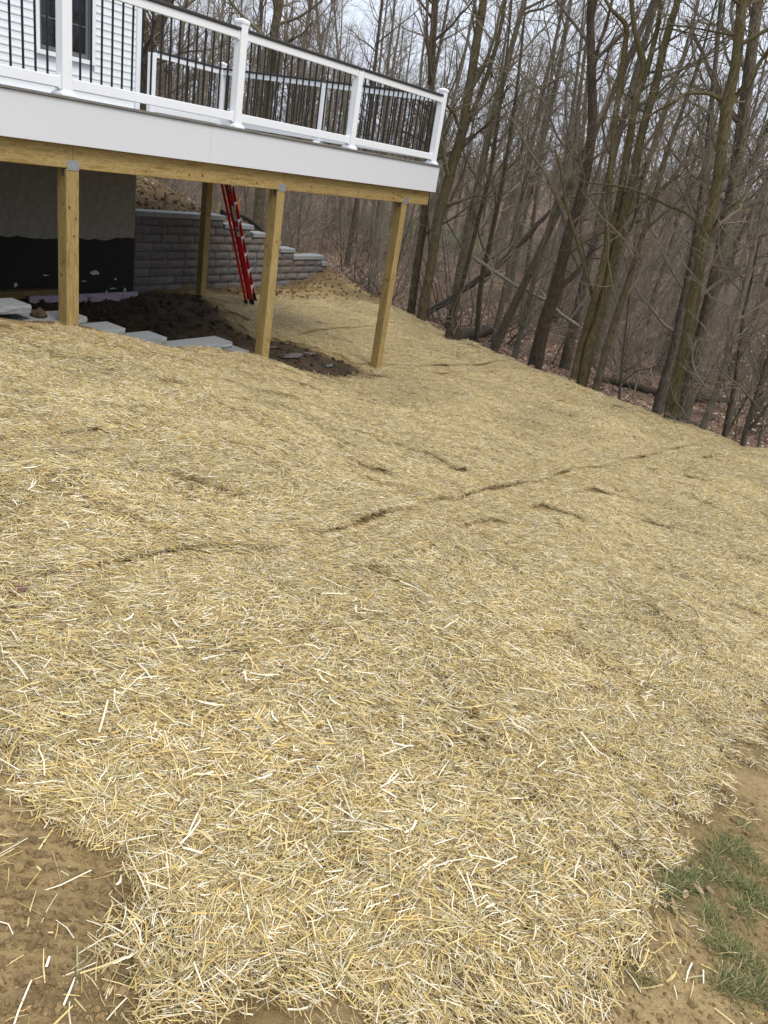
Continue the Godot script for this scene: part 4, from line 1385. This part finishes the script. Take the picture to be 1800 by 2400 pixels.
	# dead wood
	dead_log("fallen_log", "dark dead log leaning up to the right through the trees", [[990, 742, 14, 19.5], [1060, 700, 14, 20], [1120, 655, 13, 20.5], [1170, 620, 13, 21], [1230, 560, 12, 21.5], [1290, 493, 9, 22]], Color(0.05, 0.038, 0.034))
	dead_log("fallen_branch", "pale curved dead branch hanging across the trees", [[1106, 601, 6, 18.5], [1130, 617, 8, 18.4], [1154, 633, 9, 18.3], [1205, 669, 9, 18.2], [1241, 683, 9, 18.0], [1280, 706, 9, 17.8], [1313, 734, 9, 17.6], [1357, 765, 8, 17.4]], Color(0.30, 0.27, 0.22))
	for q in [["mossy fallen log lying behind the thick olive barked tree", [[1545, 948], [1600, 938], [1660, 942], [1720, 950]], 0.13], ["long dark fallen log lying left of the thick olive barked tree", [[1395, 893], [1450, 905], [1500, 918], [1548, 934]], 0.11], ["fallen log on the leaves below the leaning dead log", [[1060, 800], [1120, 790], [1180, 770]], 0.16], ["thin fallen log on the leaves in the middle of the woods", [[1515, 800], [1545, 796], [1590, 800]], 0.07]]:
		var P := PackedVector3Array()
		var R := PackedFloat32Array()
		for w in q[1]:
			var g := on_ground(w[0], w[1])
			P.append(g + Vector3(0, q[2] * 0.7, 0))
			R.append(q[2] * rng.randf_range(0.9, 1.1))
		log_mesh("fallen_log", q[0], P, R, Color(0.075, 0.06, 0.048))

func dead_log(called: String, label: String, pts: Array, col: Color) -> void:
	var P := PackedVector3Array()
	var R := PackedFloat32Array()
	for w in pts:
		var p := at_dist(w[0], w[1], w[3])
		P.append(p)
		R.append(width_at(p, w[2]) / 2.0)
	log_mesh(called, label, P, R, col)

func log_mesh(called: String, label: String, P: PackedVector3Array, R: PackedFloat32Array, col: Color) -> void:
	var t := thing(called, label, "log", P[0])
	var b := MB.new()
	b.col = col
	var o := P[0]
	for i in P.size(): P[i] -= o
	var P2 := PackedVector3Array()
	var R2 := PackedFloat32Array()
	for i in P.size() - 1:
		for k in 4:
			P2.append(P[i].lerp(P[i + 1], k / 4.0) + rvec(rng) * 0.02)
			R2.append(lerpf(R[i], R[i + 1], k / 4.0) * rng.randf_range(0.9, 1.1))
	P2.append(P[-1])
	R2.append(R[-1] * 0.8)
	b.tube(P2, R2, 9, true)
	part("stem", b.mesh(M.bark), t)
	for i in 5:
		var c := MB.new()
		var k := rng.randi() % P2.size()
		grow(c, rng, P2[k], (rvec(rng) + Vector3.UP * 0.5).normalized(), rng.randf_range(0.5, 1.4), 0.02, 2, 3, [0, 6, 5], col, 0.0, 0.3)
		part("stub", c.mesh(M.twig), t)

# ------------------------------------------------------------------ straw
func straw_col(r: RandomNumberGenerator) -> Color:
	var k := r.randf()
	var c := Color(0.685, 0.542, 0.272)
	if k < 0.20: c = Color(0.86, 0.79, 0.61)
	elif k < 0.36: c = Color(0.66, 0.48, 0.175)
	elif k < 0.52: c = Color(0.40, 0.285, 0.125)
	elif k < 0.62: c = Color(0.21, 0.145, 0.07)
	elif k < 0.67: c = Color(0.38, 0.36, 0.19)
	return c * r.randf_range(0.82, 1.12)

func one_straw(b: MB, r: RandomNumberGenerator, p: Vector3, yaw: float, pitch: float, ln: float, w: float) -> void:
	# a split, slightly folded and bent stalk
	var d := Vector3(cos(yaw) * cos(pitch), sin(pitch), sin(yaw) * cos(pitch))
	var s := d.cross(Vector3.UP).normalized().rotated(d, r.randf_range(-0.7, 0.7)) * w * 0.5
	var u := s.cross(d).normalized()
	if u.y < 0: u = -u
	var bend := rvec(r) * ln * (0.05 if r.randf() < 0.75 else 0.13)
	var a := p - d * ln * 0.5
	var m := p + bend + u * w * 0.25
	var e := p + d * ln * 0.5
	b.col = straw_col(r)
	var k := b.v.size()
	var tp := r.randf_range(0.35, 1.0)
	b.v.append(a - s); b.v.append(a + s); b.v.append(m - s); b.v.append(m + s); b.v.append(e - s * tp); b.v.append(e + s * tp)
	var nl := (u - s.normalized() * 0.45).normalized()
	var nr := (u + s.normalized() * 0.45).normalized()
	for i in 3:
		b.n.append(nl); b.n.append(nr)
	for i in 6: b.c.append(b.col)
	var idx := [0, 1, 2, 1, 3, 2, 2, 3, 4, 3, 5, 4]
	var fl := (b.v[k + 1] - b.v[k]).cross(b.v[k + 2] - b.v[k]).dot(u) > 0.0   # counter-clockwise from above
	for i in range(0, 12, 3):
		if fl: b.ix.append(k + idx[i]); b.ix.append(k + idx[i + 2]); b.ix.append(k + idx[i + 1])
		else: b.ix.append(k + idx[i]); b.ix.append(k + idx[i + 1]); b.ix.append(k + idx[i + 2])

func patch(seed_: int, w: float, d: float, count: int, thick: float, lift := 0.16, lm := 0.044, wm := 0.0020) -> ArrayMesh:
	var b := MB.new()
	var r := RandomNumberGenerator.new()
	r.seed = seed_
	for i in count:
		var t := pow(i / float(count), 1.2)
		var yaw := r.randf() * TAU if r.randf() < 0.5 else r.randfn(0.55, 0.55)
		var ln := clampf(r.randfn(lm, lm * 0.54), 0.014, 0.16)
		var pt := r.randfn(0.0, lift * 0.6)
		if r.randf() < 0.02: pt = r.randf_range(0.3, 0.8)
		var y := 0.003 + t * thick + absf(sin(pt)) * ln * 0.3
		one_straw(b, r, Vector3(r.randf_range(-w / 2, w / 2), y, r.randf_range(-d / 2, d / 2)), yaw, pt, ln, clampf(r.randfn(wm, wm * 0.45), 0.0010, 0.0075))
	return b.mesh(M.straw)

var seams := []
func seam_dist(x: float, z: float) -> float:
	var best := 1e9
	for s in seams:
		for i in s.size() - 1:
			var c := Geometry2D.get_closest_point_to_segment(Vector2(x, z), s[i], s[i + 1])
			best = minf(best, Vector2(x, z).distance_to(c))
	return best

func straw() -> void:
	for line in [[[700, 1285], [850, 1235], [960, 1200], [1090, 1170], [1220, 1140], [1330, 1112], [1450, 1085], [1560, 1062], [1625, 1050]], [[690, 790], [780, 775], [860, 770]], [[900, 862], [1040, 862], [1180, 850]], [[0, 1045], [70, 1038], [140, 1030]], [[230, 1340], [330, 1318], [440, 1305], [560, 1300]]]:
		var s := PackedVector2Array()
		for p in line:
			var q := on_ground(p[0], p[1])
			s.append(Vector2(q.x, q.z))
		seams.append(s)
	var S := 0.5
	var full := []
	var thin := []
	var strip := []
	for k in 6: full.append(patch(100 + k, S, S, 3900, 0.025, 0.22))
	for k in 3: thin.append(patch(150 + k, S, S, 2500, 0.018, 0.22))
	for k in 3: strip.append(patch(170 + k, 0.34, 0.12, 480, 0.024))
	for k in 3: thin.append(patch(190 + k, 0.3, 0.3, 230, 0.010))
	var tile := []
	for k in 4: tile.append(patch(210 + k, 0.2, 0.2, 520, 0.016, 0.2))
	for k in 2: tile.append(patch(230 + k, 0.5, 0.5, 150, 0.030, 0.20, 0.075, 0.0036))
	var TL := [[], [], [], [], [], []]
	var TLC := [[], [], [], [], [], []]
	var F := [[], [], [], [], [], []]
	var FC := [[], [], [], [], [], []]
	var T := [[], [], [], [], [], []]
	var TC := [[], [], [], [], [], []]
	var x := -13.0
	while x < 4.8:
		var z := -4.6
		while z < 9.2:
			var px := x + rng.randf_range(-0.12, 0.12)
			var pz := z + rng.randf_range(-0.12, 0.12)
			z += 0.34
			# outside the view on the left nothing shows
			if inside(straw_poly, px, pz):
				var e := edge_dist(straw_poly, px, pz)
				if seam_dist(px, pz) < 0.27: continue
				var tone := 0.98 + 0.16 * nz.get_noise_2d(px * 1.2, pz * 1.2) + rng.randf_range(-0.05, 0.05)
				var near := Vector2(px - CAM.x, pz - CAM.z).length()
				if e > 0.2 and (near < 2.6 or (near < 4.0 and rng.randf() < 0.3)):
					var i3 := 4 + rng.randi() % 2
					TL[i3].append(lay(px, pz, 0.0, PI)); TLC[i3].append(grey(tone))
				if e > 0.24:
					if near < 3.2:
						for c in 3:
							var i2 := 3 + rng.randi() % 3
							T[i2].append(lay(px + rng.randf_range(-0.2, 0.2), pz + rng.randf_range(-0.2, 0.2), 0.0, PI, 0.006)); TC[i2].append(grey(tone))
					var i := rng.randi() % 6
					if near < 4.0 and nf.get_noise_2d(px * 1.7 + 40.0, pz * 1.7) > 0.10:
						i = rng.randi() % 3
						T[i].append(lay(px, pz, 0.0, 0.6)); TC[i].append(Color(tone, tone, tone * 0.98))
					else:
						F[i].append(lay(px, pz, 0.0, 0.6)); FC[i].append(Color(tone, tone, tone * 0.98))
				elif e > 0.1 and near > 5.0:
					for c in 2:
						var i := 3 + rng.randi() % 3
						T[i].append(lay(px + rng.randf_range(-0.1, 0.1), pz + rng.randf_range(-0.1, 0.1), 0.0, PI)); TC[i].append(grey(tone))
		x += 0.34
	# closer to the camera the border is filled with smaller tufts, up to its ragged edge
	x = -12.0
	while x < -6.0:
		var z := 3.0
		while z < 8.6:
			var px := x + rng.randf_range(-0.05, 0.05)
			var pz := z + rng.randf_range(-0.05, 0.05)
			z += 0.125
			if not inside(straw_poly, px, pz) or Vector2(px - CAM.x, pz - CAM.z).length() > 5.3: continue
			var e := edge_dist(straw_poly, px, pz)
			if e > 0.34 or e < 0.03 + 0.05 * nf.get_noise_2d(px * 5.0, pz * 5.0): continue
			var i := rng.randi() % 4
			TL[i].append(lay(px, pz, 0.0, PI)); TLC[i].append(grey(rng.randf_range(0.86, 1.02)))
		x += 0.125
	for i in 6: scatter("loose_straw", tile[i], TL[i], TLC[i], "thin loose straw fraying out along the edge of the blanket", "straw")
	# fringe along the outline
	for i in straw_poly.size():
		var a := straw_poly[i]
		var c := straw_poly[(i + 1) % straw_poly.size()]
		var L := a.distance_to(c)
		if a.y < 0.3 and a.x < -3.2: continue
		var nn := int(L / 0.12)
		for k in nn:
			var q := a.lerp(c, (k + rng.randf()) / nn) + Vector2(rng.randf_range(-0.1, 0.1), rng.randf_range(-0.1, 0.1))
			if not inside(straw_poly, q.x, q.y) and rng.randf() < 0.8: continue
			var j := 3 + rng.randi() % 3
			T[j].append(lay(q.x, q.y, 0.0, PI)); TC[j].append(grey(rng.randf_range(0.85, 1.0)))
	# strips along both sides of the blanket seams, leaving the gap open
	var ST := [[], [], []]
	var SC := [[], [], []]
	for si in seams.size():
		var s: PackedVector2Array = seams[si]
		for i in s.size() - 1:
			var a := s[i]
			var c := s[i + 1]
			var d := (c - a).normalized()
			var nrm := Vector2(-d.y, d.x)
			var L := a.distance_to(c)
			var nn := int(ceil((L + (0.32 if i == 0 else 0.0) + (0.32 if i == s.size() - 2 else 0.0)) / 0.10))
			for k in nn:
				for side in [-1, 1]:
					for row in 3:
						var q0 := a.lerp(c, lerpf(-0.32 / L if i == 0 else 0.0, 1.0 + (0.32 / L if i == s.size() - 2 else 0.0), (k + rng.randf()) / nn))
						var gap: float = -0.008 + 0.045 * clampf(nt.get_noise_2d(q0.x * 2.2, q0.y * 2.2 + si * 5.0) * 1.6 + 0.55, 0, 1)
						var q: Vector2 = q0 + nrm * side * (clampf(gap, -0.02, 0.05 * clampf(minf(q0.distance_to(s[0]), q0.distance_to(s[-1])) / 0.5, 0.0, 1.0) - 0.015) + 0.065 + row * 0.10)
						if not inside(straw_poly, q.x, q.y): continue
						var yaw := -atan2(d.y, d.x) + rng.randf_range(-0.12, 0.12)
						var j := rng.randi() % 3
						var up: float = 0.014 if side < 0 and row == 0 else 0.0
						ST[j].append(lay(q.x, q.y, yaw, 0.0, up)); SC[j].append(grey(rng.randf_range(0.86, 1.02)))
	for i in 6:
		scatter("straw_blanket", full[i], F[i], FC[i], "pale golden straw erosion blanket covering the sloping yard", "straw")
		scatter("loose_straw", thin[i], T[i], TC[i], "thin loose straw fraying out along the edge of the blanket", "straw")
	for i in 3: scatter("straw_seam", strip[i], ST[i], SC[i], "straw along the open seam between two blanket strips", "straw")

func lay(x: float, z: float, yaw: float, spread: float, up := 0.0) -> Transform3D:
	var n := gn(x, z, 0.18)
	var b := Basis(Quaternion(Vector3.UP, n)) * Basis(Vector3.UP, yaw + rng.randf_range(-spread, spread) + (PI if rng.randf() < 0.5 else 0.0))
	return Transform3D(b, Vector3(x, gh(x, z) + up + 0.007, z))

# ------------------------------------------------------------------ grass, leaves, crumbs
func ground_cover() -> void:
	# single stalks strewn over the bare soil
	var b := MB.new()
	var r := RandomNumberGenerator.new()
	r.seed = 4
	for k in 170:
		var g := Vector3.ZERO
		if k < 85: g = on_ground(r.randf_range(-20, 330), r.randf_range(1850, 2420))
		else: g = on_ground(r.randf_range(1420, 1830), r.randf_range(1660, 2420))
		if inside(straw_poly, g.x, g.z): continue
		one_straw(b, r, g + Vector3(0, 0.006, 0), r.randf() * TAU, r.randf_range(-0.05, 0.12), clampf(r.randfn(0.055, 0.03), 0.015, 0.13), clampf(r.randfn(0.003, 0.001), 0.0014, 0.006))
	tag(part("strewn_straw", b.mesh(M.straw)), "single straw stalks strewn over the bare soil", "straw", "", "stuff")
	# grass patch
	var tuft := []
	for v in 4:
		var m := MB.new()
		r.seed = 60 + v
		for k in 20:
			var a := r.randf() * TAU
			var p := Vector3(cos(a), 0, sin(a)) * r.randf() * 0.06
			var d := (Vector3(cos(a), 0, sin(a)) * r.randf_range(0.5, 2.2) + Vector3.UP).normalized()
			var ln := r.randf_range(0.02, 0.05)
			var s := d.cross(Vector3.UP).normalized() * r.randf_range(0.0009, 0.0018)
			var mid := p + d * ln * 0.55
			var tip := p + d * ln + Vector3(d.x, -0.6, d.z) * ln * 0.35
			var g := r.randf()
			m.col = Color(0.062, 0.085, 0.022).lerp(Color(0.155, 0.165, 0.055), g)
			if r.randf() < 0.25: m.col = Color(0.30, 0.24, 0.12)
			m.quad(p - s, p + s, mid + s * 0.8, mid - s * 0.8)
			m.tri(mid - s * 0.8, mid + s * 0.8, tip)
		tuft.append(m.mesh(M.grass))
	var blobs := [[1590, 2070, 70, 40], [1640, 2090, 90, 60], [1740, 2060, 70, 60], [1760, 2120, 60, 40], [1700, 2000, 60, 45], [1660, 1985, 40, 25], [1720, 1960, 40, 30], [1690, 2150, 70, 40], [1660, 2230, 70, 45], [1720, 2270, 60, 40], [1770, 2330, 50, 30], [1700, 2320, 40, 20], [1560, 2100, 30, 40], [255, 2392, 22, 10], [1500, 2290, 20, 15]]
	var X := [[], [], [], []]
	var C := [[], [], [], []]
	for q in blobs:
		for k in int(q[2] * q[3] / 38.0):
			var a := r.randf() * TAU
			var e := sqrt(r.randf())
			var g := on_ground(q[0] + cos(a) * e * q[2], q[1] + sin(a) * e * q[3])
			if nf.get_noise_2d(g.x * 9.0, g.z * 9.0) + 0.25 * (1.0 - e) < 0.16: continue
			var i := r.randi() % 4
			X[i].append(Transform3D(Basis(Vector3.UP, r.randf() * TAU).scaled(Vector3.ONE * r.randf_range(0.45, 1.0)), g))
			C[i].append(grey(r.randf_range(0.75, 1.2)))
	for i in 4: scatter("grass", tuft[i], X[i], C[i], "short dark green grass growing in the bare soil beside the straw", "grass")
	# crumbs and pebbles on the soil and in the mud
	for v in 3:
		var me := lump(70 + v, 0.65)
		var xf := []
		var cs := []
		for k in 2200:
			var g := Vector3.ZERO
			var s := r.randf_range(0.0015, 0.005) if r.randf() < 0.92 else r.randf_range(0.005, 0.013)
			var c := Color(0.235, 0.16, 0.08) * r.randf_range(0.75, 1.5)
			var pick := r.randf()
			if pick < 0.34: g = on_ground(r.randf_range(-20, 330), r.randf_range(1850, 2420))
			elif pick < 0.55: g = on_ground(r.randf_range(1420, 1830), r.randf_range(1640, 2420))
			elif pick < 0.75:
				g = Vector3(r.randf_range(-5.5, -0.6), 0, r.randf_range(-4.6, 0.1))
				if not inside(mud_poly, g.x, g.z): continue
				s = r.randf_range(0.008, 0.045)
				c = Color(0.06, 0.042, 0.028) * r.randf_range(0.7, 1.6)
			else:
				g = Vector3(r.randf_range(-1.6, 2.6), 0, r.randf_range(-8.0, -5.1)) if r.randf() < 0.72 else Vector3(r.randf_range(0.2, 4.8), 0, r.randf_range(-4.8, -3.6))
				if inside(straw_poly, g.x, g.z): continue
				s = r.randf_range(0.008, 0.038)
				c = Color(0.17, 0.118, 0.07) * r.randf_range(0.7, 1.5)
				if r.randf() < 0.12: c = Color(0.40, 0.35, 0.28)
			g.y = gh(g.x, g.z)
			xf.append(Transform3D(Basis(Vector3(r.randf_range(-1, 1), 1, r.randf_range(-1, 1)).normalized(), r.randf() * TAU).scaled(Vector3.ONE * s), g + Vector3(0, s * 0.25, 0)))
			cs.append(c)
		scatter("soil_crumbs", me, xf, cs, "crumbs of soil and small stones lying on the bare earth", "soil")
	# fallen leaves
	var leaf := []
	for v in 3:
		var m := MB.new()
		r.seed = 80 + v
		var n := 7
		var pl := []
		for k in n: pl.append([lerpf(-1, 1, k / float(n - 1)), sin(PI * (k + 0.25) / (n - 0.5)) * r.randf_range(0.42, 0.62)])
		var cup := r.randf_range(0.15, 0.5)
		for k in n - 1:
			for s in [-1, 1]:
				var a := Vector3(pl[k][0], cup * pl[k][0] * pl[k][0] * 0.4, 0)
				var a2 := Vector3(pl[k + 1][0], cup * pl[k + 1][0] * pl[k + 1][0] * 0.4, 0)
				var e := Vector3(pl[k][0], cup * pl[k][1] + a.y, s * pl[k][1])
				var e2 := Vector3(pl[k + 1][0], cup * pl[k + 1][1] + a2.y, s * pl[k + 1][1])
				m.face([a, a2, e2, e], Vector3(0, -3, 0))
		leaf.append(m.mesh(M.leaf))
	var LX := [[], [], []]
	var LC := [[], [], []]
	var cnt := 0
	while cnt < 52000:
		var a := deg_to_rad(rng.randf_range(36, 97))
		var rr := lerpf(15.0, 62.0, pow(rng.randf(), 1.1))
		var p := Vector3(CAM.x + sin(a) * rr, 0, CAM.z - cos(a) * rr)
		cnt += 1
		if p.x < crest_x(p.z) + 0.35 or (p.z < -3.2 and p.z > -10.0 and p.x < 5.0): continue
		p.y = gh(p.x, p.z) + 0.012
		var i := rng.randi() % 3
		var k := rng.randf()
		var c := Color(0.33, 0.21, 0.15).lerp(Color(0.17, 0.10, 0.07), rng.randf())
		if k < 0.2: c = Color(0.45, 0.35, 0.28)
		LX[i].append(Transform3D(Basis(Vector3(rng.randf_range(-0.5, 0.5), 1, rng.randf_range(-0.5, 0.5)).normalized(), rng.randf() * TAU).rotated(Vector3(rng.randf_range(-1, 1), 0, rng.randf_range(-1, 1)).normalized(), rng.randf() * 0.6).scaled(Vector3.ONE * rng.randf_range(0.035, 0.075)), p))
		LC[i].append(c)
	for i in 3: scatter("leaf_litter", leaf[i], LX[i], LC[i], "brown fallen leaves covering the woodland floor", "leaves")
	# pale leaves still hanging on the beech twigs at the right edge
	var bx := []
	var bc := []
	for k in 420:
		var p := at_dist(rng.randf_range(1690, 1840), rng.randf_range(780, 1010), rng.randf_range(14.2, 18.0))
		if p.y < gh(p.x, p.z) + 0.2: continue
		bx.append(Transform3D(Basis(rvec(rng).normalized(), rng.randf() * TAU).scaled(Vector3.ONE * rng.randf_range(0.016, 0.03)), p))
		bc.append(Color(0.55, 0.45, 0.33) * rng.randf_range(0.8, 1.2))
	scatter("beech_leaves", leaf[1], bx, bc, "pale dry leaves still hanging on the beech twigs", "leaves")
	# single dead leaves on the grass
	var li := 0
	for q in [[1602, 2105, "pale pink brown dead leaf lying flat on the grass"], [1634, 2092, "upright tan dead leaf in the middle of the grass"], [1606, 2050, "crumpled brown dead leaf at the top of the grass"], [1572, 2135, "grey tan dead leaf at the edge of the straw beside the grass"], [1660, 2095, "small curled tan dead leaf in the grass"]]:
		var g := on_ground(q[0], q[1])
		var me: ArrayMesh = leaf[li % 3]
		var o := part("dead_leaf", me, null, g + Vector3(0, 0.014, 0), Basis(Vector3.UP, li * 1.3).rotated(Vector3.RIGHT, 0.1 + 0.12 * li).scaled(Vector3.ONE * 0.019))
		var lm: StandardMaterial3D = M.leaf.duplicate()
		lm.albedo_color = Color(0.40 - 0.03 * li, 0.29 - 0.03 * li, 0.19 - 0.022 * li).linear_to_srgb()
		o.material_override = lm
		tag(o, q[2], "leaf")
		li += 1
